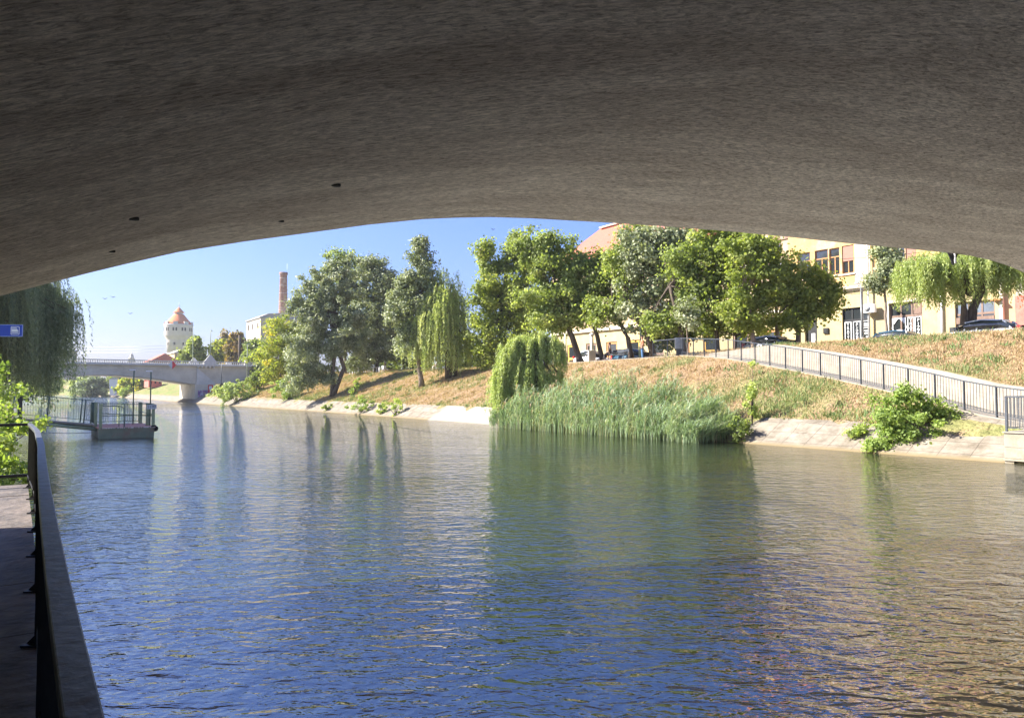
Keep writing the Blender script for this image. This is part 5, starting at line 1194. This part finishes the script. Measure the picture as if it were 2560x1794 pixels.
kz = P_at(283, 987, .5); kk_ = empty('white_pylon', (kz.x, kz.y, .4), HD-R(8), 'white tapering box-like pylon standing at the water beyond the far bridge', 'pylon'); q_ = kz.y/FPX
MB().add([(-7*q_,0,0),(7*q_,0,0),(9*q_,3,0),(-5*q_,3,0),(-10*q_,0,40*q_),(8*q_,0,40*q_),(18*q_,4.5,40*q_),(-5*q_,4,41*q_)],[(0,3,2,1),(4,5,6,7),(0,1,5,4),(1,2,6,5),(2,3,7,6),(3,0,4,7)]).build('body', MAT['white'], kk_, bevel=.05)
MB().prism([(-10.5*q_,40*q_+.01),(18.5*q_,40*q_+.01),(2*q_,45*q_)],-.2,4.6).build('cap', MAT['conc_white'], kk_)
# vegetation beyond the bridge
def ftree(label, x, ytop, ybot, wpx, Y, mat, name='background_tree', per=70, leaf=.5, dens=3.2, hue=.5, grp='trees beyond the far bridge'):
    a = at(x, ybot, Y); b_ = at(x, ytop, Y); h = b_.z-a.z; w_ = wpx*Y/FPX; gz = min(a.z, 5.5)
    root = empty(name, (a.x,a.y,gz-.3), 0, label, 'tree', grp)
    bl = [((0,0,a.z-gz+h*.5),(w_*.5,w_*.42,h*.5)),((-w_*.25,0,a.z-gz+h*.35),(w_*.3,w_*.3,h*.36)),((w_*.25,.5,a.z-gz+h*.4),(w_*.3,w_*.3,h*.38)),((0.1*w_,0,a.z-gz+h*.8),(w_*.25,w_*.25,h*.25))]
    me, cc = crown_mesh('crown', bl, leaf, dens, per, .9, hue); m = MB()
    m.tube([(0,0,0),(0.1,0,h*.3+a.z-gz),(0,.1,h*.55+a.z-gz)],[.3,.22,.14],8); limbs(m,(0,.1,h*.5+a.z-gz),.15,cc,5); m.build('trunk', MAT['bark'], root, fixn=False); link('crown', me, MAT[mat], root)
for a in [('bright yellow-green tree behind the balustrade just right of the water tower',482,842,905,50,165,'maple'),
          ('yellowing tree behind the balustrade right of the pyramid pedestal',548,848,905,50,165,'yellowing'),
          ('rusty brown tree behind the balustrade before the factory',590,834,908,62,160,'rusty'),
          ('dark green tree at the right end of the far bridge',634,850,925,46,150,'maple_dark'),
          ('green leafy tree overhanging the end pillar of the far bridge',655,880,975,70,128,'maple'),
          ('dark rounded willow by the water under the left part of the arch',232,940,990,72,225,'willow_dark'),
          ('taller pale willow under the arch, behind the dark rounded willow',205,930,985,50,260,'willow'),
          ('yellow-green tree under the arch beside the white pylon',338,938,984,80,205,'yellowing'),
          ('dark tree under the arch between willow and white pylon',290,930,965,46,240,'maple_dark'),
          ('distant green tree on the far left shore below the arch',165,930,984,60,330,'maple_dark'),
          ('distant pale tree on the far left shore behind the willow strands',110,925,984,70,300,'willow'),
          ('small bare-topped tree sticking out above the rusty tree',560,825,900,26,168,'rusty')]:
    ftree(*a, per=(70 if a[4] > 30 else 18), hue=.5)
pb = at(537, 905, 162); o = empty('utility_pole', (at(598,905,155).x,155,5), 0, 'dark wooden utility pole among the trees right of the bridge pedestal', 'pole')
MB().tube([(0,0,0),(0,0,at(598,838,155).z-5)],.25,8).bar((-.8,0,at(598,838,155).z-5.4),(.8,0,at(598,838,155).z-5.4),.12).build('pole', MAT['bark'], o)
for i, (yy, lab) in enumerate(((866,'topmost'),(873,'middle'),(880,'lowest'))):
    a = at(120,yy-1,320); b_ = at(412,yy-2,300); mid = (a+b_)/2-Vector((0,0,.5)); P_ = [a,a.lerp(mid,.5)+Vector((0,0,-.1)),mid,mid.lerp(b_,.5)+Vector((0,0,-.1)),b_]
    tag(MB().tube(P_,.045,4).build('overhead_cable', MAT['steel_grey']), 'thin overhead cable crossing the sky left of the water tower, %s of the three' % lab, 'cable', 'cables by the water tower')
a = at(1990,655,depthT(1990,48)); b_ = at(2560,596,depthT(2560,48)); tag(MB().tube([a,a.lerp(b_,.5)-Vector((0,0,.25)),b_],.018,5).build('overhead_cable', MAT['iron_black']), 'dark sagging cable in front of the upper windows of the yellow building', 'cable')
# birds
for x_, y_, lab in ((262,747,'leftmost small bird in the sky, left of a close second bird'),(282,743,'small bird in the sky just right of the leftmost one'),(325,784,'lowest bird, flying halfway to the water tower'),(1233,574,'lone tiny bird above the bright maples')):
    p = at(x_, y_, 70); o = empty('bird', p, R(20), lab, 'bird')
    MB().add([(-.13,0,0),(0,.03,.012),(.13,0,0),(0,-.03,.012),(0,0,.045),(0,0,-.02)],[(0,1,4),(1,2,4),(2,3,4),(3,0,4),(1,0,5),(2,1,5),(3,2,5),(0,3,5)]).add([(0,-.03,.02),(-.05,.05,.02),(-.26,.02,.12),(-.16,-.03,.10)],[(0,1,2,3)]).add([(0,-.03,.02),(.05,.05,.02),(.24,.03,.08),(.16,-.03,.09)],[(3,2,1,0)]).build('body', MAT['iron_dark'], o, fixn=False)
# ------------------------------------------------------------------ people
def skin_mesh(name, pts, edges, mat, parent, sub=1):
    me = bpy.data.meshes.new(name); me.from_pydata([p[:3] for p in pts], edges, []); me.update(); o = link(name, me, mat, parent)
    md = o.modifiers.new('skin','SKIN'); md.use_smooth_shade = True
    for v_, p in zip(me.skin_vertices[0].data, pts): v_.radius = (p[3], p[3])
    me.skin_vertices[0].data[0].use_root = True
    sb_ = o.modifiers.new('sub','SUBSURF'); sb_.levels = sub; sb_.render_levels = sub+1; return o
def person(loc, rz, label, pose, top, bottom, hair='hair'):
    o = empty('person', loc, rz, label, 'person')
    if pose == 'sit':   # hip height .47, faces -x
        hip=(0,0,.50); kn=(-.42,.0,.50); an=(-.46,0,.08); ch=(.03,0,.85); nk=(.0,0,1.05); hd=(-.03,0,1.20)
        L = [(-.42,.12,.50),(-.50,.13,.08),(-.62,.13,.04)]; Rr = [(-.40,-.12,.52),(-.36,-.12,.10),(-.48,-.12,.04)]
        AL = [(.02,.20,.95),(-.08,.26,.70),(-.30,.14,.62)]; AR = [(.02,-.20,.95),(-.10,-.26,.70),(-.32,-.10,.64)]
    elif pose == 'walk':
        hip=(0,0,.92); ch=(-.02,0,1.28); nk=(-.03,0,1.48); hd=(-.05,0,1.62)
        L = [(-.14,.09,.50),(-.05,.09,.10),(-.18,.09,.04)]; Rr = [(.05,-.09,.50),(.24,-.09,.12),(.12,-.09,.05)]
        AL = [(.0,.20,1.40),(.12,.24,1.12),(.02,.22,.88)]; AR = [(0,-.20,1.40),(-.10,-.24,1.12),(-.26,-.20,.94)]
    else:
        hip=(0,0,.92); ch=(.0,0,1.28); nk=(.0,0,1.48); hd=(-.02,0,1.62)
        L = [(.0,.10,.50),(.02,.11,.10),(-.10,.12,.04)]; Rr = [(.0,-.10,.50),(.02,-.11,.10),(-.10,-.12,.04)]
        AL = [(.0,.20,1.40),(.02,.25,1.12),(-.12,.2,.95)]; AR = [(0,-.20,1.40),(.02,-.25,1.12),(-.12,-.2,.95)]
    P_ = [(*hip,.11),(*ch,.13),(*nk,.05),(*hd,.085),(hd[0],0,hd[2]+.09,.06)]; Ed = [(0,1),(1,2),(2,3),(3,4)]
    def chain(q, start, rs):
        i0 = start
        for (p, r_) in zip(q, rs): P_.append((*p, r_)); Ed.append((i0, len(P_)-1)); i0 = len(P_)-1
    chain(L,0,(.065,.045,.035)); chain(Rr,0,(.065,.045,.035)); chain(AL,1,(.055,.042,.028)); chain(AR,1,(.055,.042,.028))
    skin_mesh('body', P_, Ed, MAT['skin'], o)
    skin_mesh('top', [(hip[0],hip[1],hip[2]+.02,.13),(*ch,.155),(nk[0],nk[1],nk[2]-.03,.065),(*AL[0],.07),(*AL[1],.055),(*AR[0],.07),(*AR[1],.055)], [(0,1),(1,2),(1,3),(3,4),(1,5),(5,6)], MAT[top], o)
    skin_mesh('trousers', [(*hip,.135),(*L[0],.08),(*L[1],.058),(*Rr[0],.08),(*Rr[1],.058)], [(0,1),(1,2),(0,3),(3,4)], MAT[bottom], o)
    skin_mesh('shoes', [(*L[1],.045),(*L[2],.04)], [(0,1)], MAT['cloth_dark'], o); skin_mesh('shoes', [(*Rr[1],.045),(*Rr[2],.04)], [(0,1)], MAT['cloth_dark'], o)
    h_ = MB().lathe([(.03,-.02),(.095,.0),(.10,.06),(.075,.115),(.02,.135)],14).build('hair', MAT[hair], o); h_.location = (hd[0]+.012,0,hd[2]+.035)
    f_ = MB().lathe([(.004,-.02),(.014,0),(.004,.02)],8).build('nose', MAT['skin'], o); f_.location = (hd[0]-.09,0,hd[2]+.01)
    return o
def ground_pt(x, t):
    Y = depthT(x, t); p = at(x, 900, Y); s = -p.x*SH+p.y*CH; return s, hgt(s, t)
s_, z_ = ground_pt(1545, 36.6)
bn = empty('park_bench', st(s_,36.6,z_+.02), HD, 'dark park bench with a seated person at its left end on the promenade edge', 'bench')
box('seat', MAT['iron_dark'], bn, -.25,.2,-.95,.95,.42,.46); box('backrest', MAT['iron_dark'], bn, .2,.25,-.95,.95,.62,.86)
for y in (-.8,.8):
    MB().bar((-.22,y,0),(-.2,y,.42),.05).bar((.2,y,0),(.22,y,.84),.05).build('leg', MAT['iron_dark'], bn); MB().bar((-.22,y,.64),(.22,y,.64),.04).bar((-.2,y,.42),(-.22,y,.64),.04).build('armrest', MAT['iron_dark'], bn)
sp, zp = ground_pt(1524, 36.4)
person(st(sp,36.45,zp+.04), HD-R(70)+R(25), 'person in dark clothes sitting on the left end of the park bench', 'sit', 'cloth_dark', 'cloth_dark')
for x_, t_, rz_, lb, ps, a_, b_ in ((1606,37.2,R(0),'person in an orange top and blue jeans standing left of the fence start','stand','cloth_orange','cloth_blue'),
                                    (963,38.0,R(20),'person in pale white clothes walking behind the garden chairs','walk','cloth_white','cloth_white'),
                                    (1092,36.2,R(0),'person in a white top sitting at the foot of the weeping willow','sit','cloth_white','cornice')):
    s_, z_ = ground_pt(x_, t_); person(st(s_,t_,z_+.02), rz_, lb, ps, a_, b_)
# garden chairs on the terrace
def chair(loc, rz, label):
    o = empty('garden_chair', loc, rz, label, 'chair', 'white garden chairs on the promenade edge')
    box('seat', MAT['white'], o, -.24,.24,-.24,.24,.40,.44, bevel=.01); box('backrest', MAT['white'], o, -.24,.24,.21,.25,.50,.88, bevel=.01)
    for x in (-.21,.21):
        for y in (-.21,.22): MB().bar((x*1.08,y*1.08,0),(x,y,.4 if y < 0 else .86),.04).build('leg', MAT['white'], o)
        MB().bar((x,-.21,.40),(x,-.21,.62),.035).bar((x,-.24,.62),(x,.24,.64),.04).build('armrest', MAT['white'], o)
    return o
for x_, t_, rz_, lb in ((881,35.0,R(60),'white garden chair nearest the leaning trunk, leftmost of the terrace chairs'),(893,35.2,R(-50),'white garden chair beside the leftmost one, back to the right'),
                        (921,36.2,R(40),'white garden chair just right of the thin white lamp pole'),(952,35.4,R(-60),'white garden chair before the dark forked trunk, rightmost of the terrace chairs')):
    s_, z_ = ground_pt(x_, t_); chair(st(s_,t_,z_+.02), rz_, lb)
s_, z_ = ground_pt(937, 35.7); o = empty('garden_table', st(s_,35.7,z_+.02), 0, 'small white garden table between the terrace chairs', 'table')
MB().lathe([(.42,.70),(.44,.72),(.42,.74)],24).build('table_top', MAT['white'], o)
for a in range(4): MB().bar((.3*math.cos(a*1.57+.8),.3*math.sin(a*1.57+.8),0),(.26*math.cos(a*1.57+.8),.26*math.sin(a*1.57+.8),.7),.04).build('leg', MAT['white'], o)
def lamp(x, t, ytop, label, mat, r=.05):
    s_, z_ = ground_pt(x, t); h = hitT(x, ytop, t)[1]-z_; o = empty('street_lamp', st(s_,t,z_), 0, label, 'street lamp', 'lamp posts on the promenade')
    MB().tube([(0,0,0),(0,0,.9),(0,0,h)],[r*1.3,r,r*.8],10).build('pole', MAT[mat], o)
    MB().box(-r*1.8,r*1.8,-r*1.8,r*1.8,0,.95).build('base', MAT[mat], o, bevel=.01); MB().lathe([(.05,h),(.2,h+.06),(.22,h+.14),(.06,h+.26)],14).build('lamp_head', MAT['white'], o)
lamp(909,37.6,868,'thin white lamp pole among the garden chairs','white')
lamp(1602,37.8,735,'grey-green lamp post left of the fence start, rising into the maples','iron_green_light',.07)
lamp(1414,37.4,770,'pale slender post beside the dark leaning maple trunk','cornice',.09)
lamp(1480,38.6,840,'short cream post between the two leaning trunks','cornice',.16)
# ------------------------------------------------------------------ parked cars
def car(px, t, label, mat, dz=0, flip=1, L=4.3, sofs=0):
    Y = depthT(px, t); p = at(px, 900, Y); s_ = -p.x*SH+p.y*CH+sofs; z_ = crest(s_)[1]-.49+dz
    o = empty('parked_car', st(s_,t,z_), HD+(0 if flip > 0 else math.pi), label, 'car', 'cars parked along the street')
    def loft(secs):
        n = len(secs[0]); v=[q for sc_ in secs for q in sc_]; f=[]
        for i in range(len(secs)-1):
            for j in range(n): f.append((i*n+j,i*n+(j+1)%n,(i+1)*n+(j+1)%n,(i+1)*n+j))
        f += [tuple(range(n)), tuple((len(secs)-1)*n+j for j in range(n))]; return MB().add(v,f,0,True)
    def sec(y, w_, zb_, zt2, tw): return [(-w_,y,zb_),(w_,y,zb_),(w_*1.02,y,zb_+.3),(w_,y,zt2-.12),(tw,y,zt2),(-tw,y,zt2),(-w_,y,zt2-.12),(-w_*1.02,y,zb_+.3)]
    h=L/2
    loft([sec(-h,.62,.40,.62,.5),sec(-h+.15,.80,.28,.72,.7),sec(-h+.9,.87,.22,.88,.78),sec(-.3,.88,.2,.93,.8),sec(h-.9,.88,.22,.95,.8),sec(h-.15,.82,.3,.92,.7),sec(h,.72,.42,.80,.6)]).build('body', MAT[mat], o)
    loft([sec(-h+1.0,.76,.86,.93,.62),sec(-h+1.7,.72,.88,1.38,.56),sec(.3,.72,.88,1.46,.58),sec(h-.9,.72,.88,1.40,.56),sec(h-.25,.72,.86,.98,.6)]).build('cabin', MAT['glass'], o)
    loft([[(-.66,y,z1-.13),(.66,y,z1-.13),(.56,y,z1+.05),(-.56,y,z1+.05)] for y,z1 in ((-h+1.75,1.37),(.3,1.455),(h-.95,1.40))]).build('roof', MAT[mat], o)
    for sx in (-1,1):
        for y in (-h+1.72,.15,h-.85): MB().bar((sx*.57,y,1.40),(sx*.74,y+(.0 if abs(y) < .5 else (-.55 if y < 0 else .45)),.92),.06).build('pillar', MAT[mat], o)
        for y in (-h+.8,h-.85):
            w_ = MB().lathe([(.20,-.09),(.31,-.09),(.33,-.04),(.33,.06),(.30,.09),(.2,.09)],24).build('wheel', MAT['rubber'], o); w_.matrix_local = Matrix.Translation((sx*.80,y,.31)) @ Matrix.Rotation(R(90),4,'Y')
            MB().lathe([(.02,-.085),(.2,-.08),(.2,.08),(.02,.085)],16).build('rim', MAT['steel_grey'], w_)
        box('headlight', MAT['glass_blue'], o, sx*.62-.14,sx*.62+.14,-h+.02,-h+.12,.58,.70); box('tail_light', MAT['tail_red'], o, sx*.70-.1,sx*.70+.1,h-.16,h-.02,.70,1.05)
    box('windscreen_trim', MAT['rubber'], o, -.5,.5,-h+.93,-h+.97,.88,.93)
    return o
car(1940, 41.6, 'white parked car whose roof shows above the ramp fence top', 'car_white')
car(2452, 41.6, 'white parked car with red tail lamp behind the right willow', 'car_white', -.12, -1)
car(2262, 42.6, 'dark blue parked car, roof just above the grass before the shopfronts', 'car_blue', -.28)
car(1484, 39.9, 'small white car behind the dark leaning maple trunk', 'car_white', 0, 1, 3.6)
car(1590, 41.2, 'blue parked car seen through the posts beside the person in orange', 'car_blue')
for a in [('leafy tree on the left shore just beyond the big willow',60,850,975,90,62,'willow_dark'),('green tree on the left shore behind the big willow strands',20,860,975,90,80,'maple_dark'),
          ('small pale tree far along the left shore below the far bridge',120,925,985,60,160,'willow')]:
    ftree(*a, leaf=.28, dens=6, grp='trees along the left shore')

# ------------------------------------------------------------------ air: one closed box of even haze round the scene
hm = bpy.data.materials.new('haze'); hm.use_nodes = True; hn = hm.node_tree; hn.nodes.clear()
hv = hn.nodes.new('ShaderNodeVolumePrincipled'); hv.inputs['Color'].default_value = (.90,.95,1,1); hv.inputs['Density'].default_value = .00025; hv.inputs['Anisotropy'].default_value = .2
ho = hn.nodes.new('ShaderNodeOutputMaterial'); hn.links.new(hv.outputs[0], ho.inputs['Volume'])
tag(MB().box(-700,500,-120,900,-2.6,60).build('haze', hm), kind='stuff')
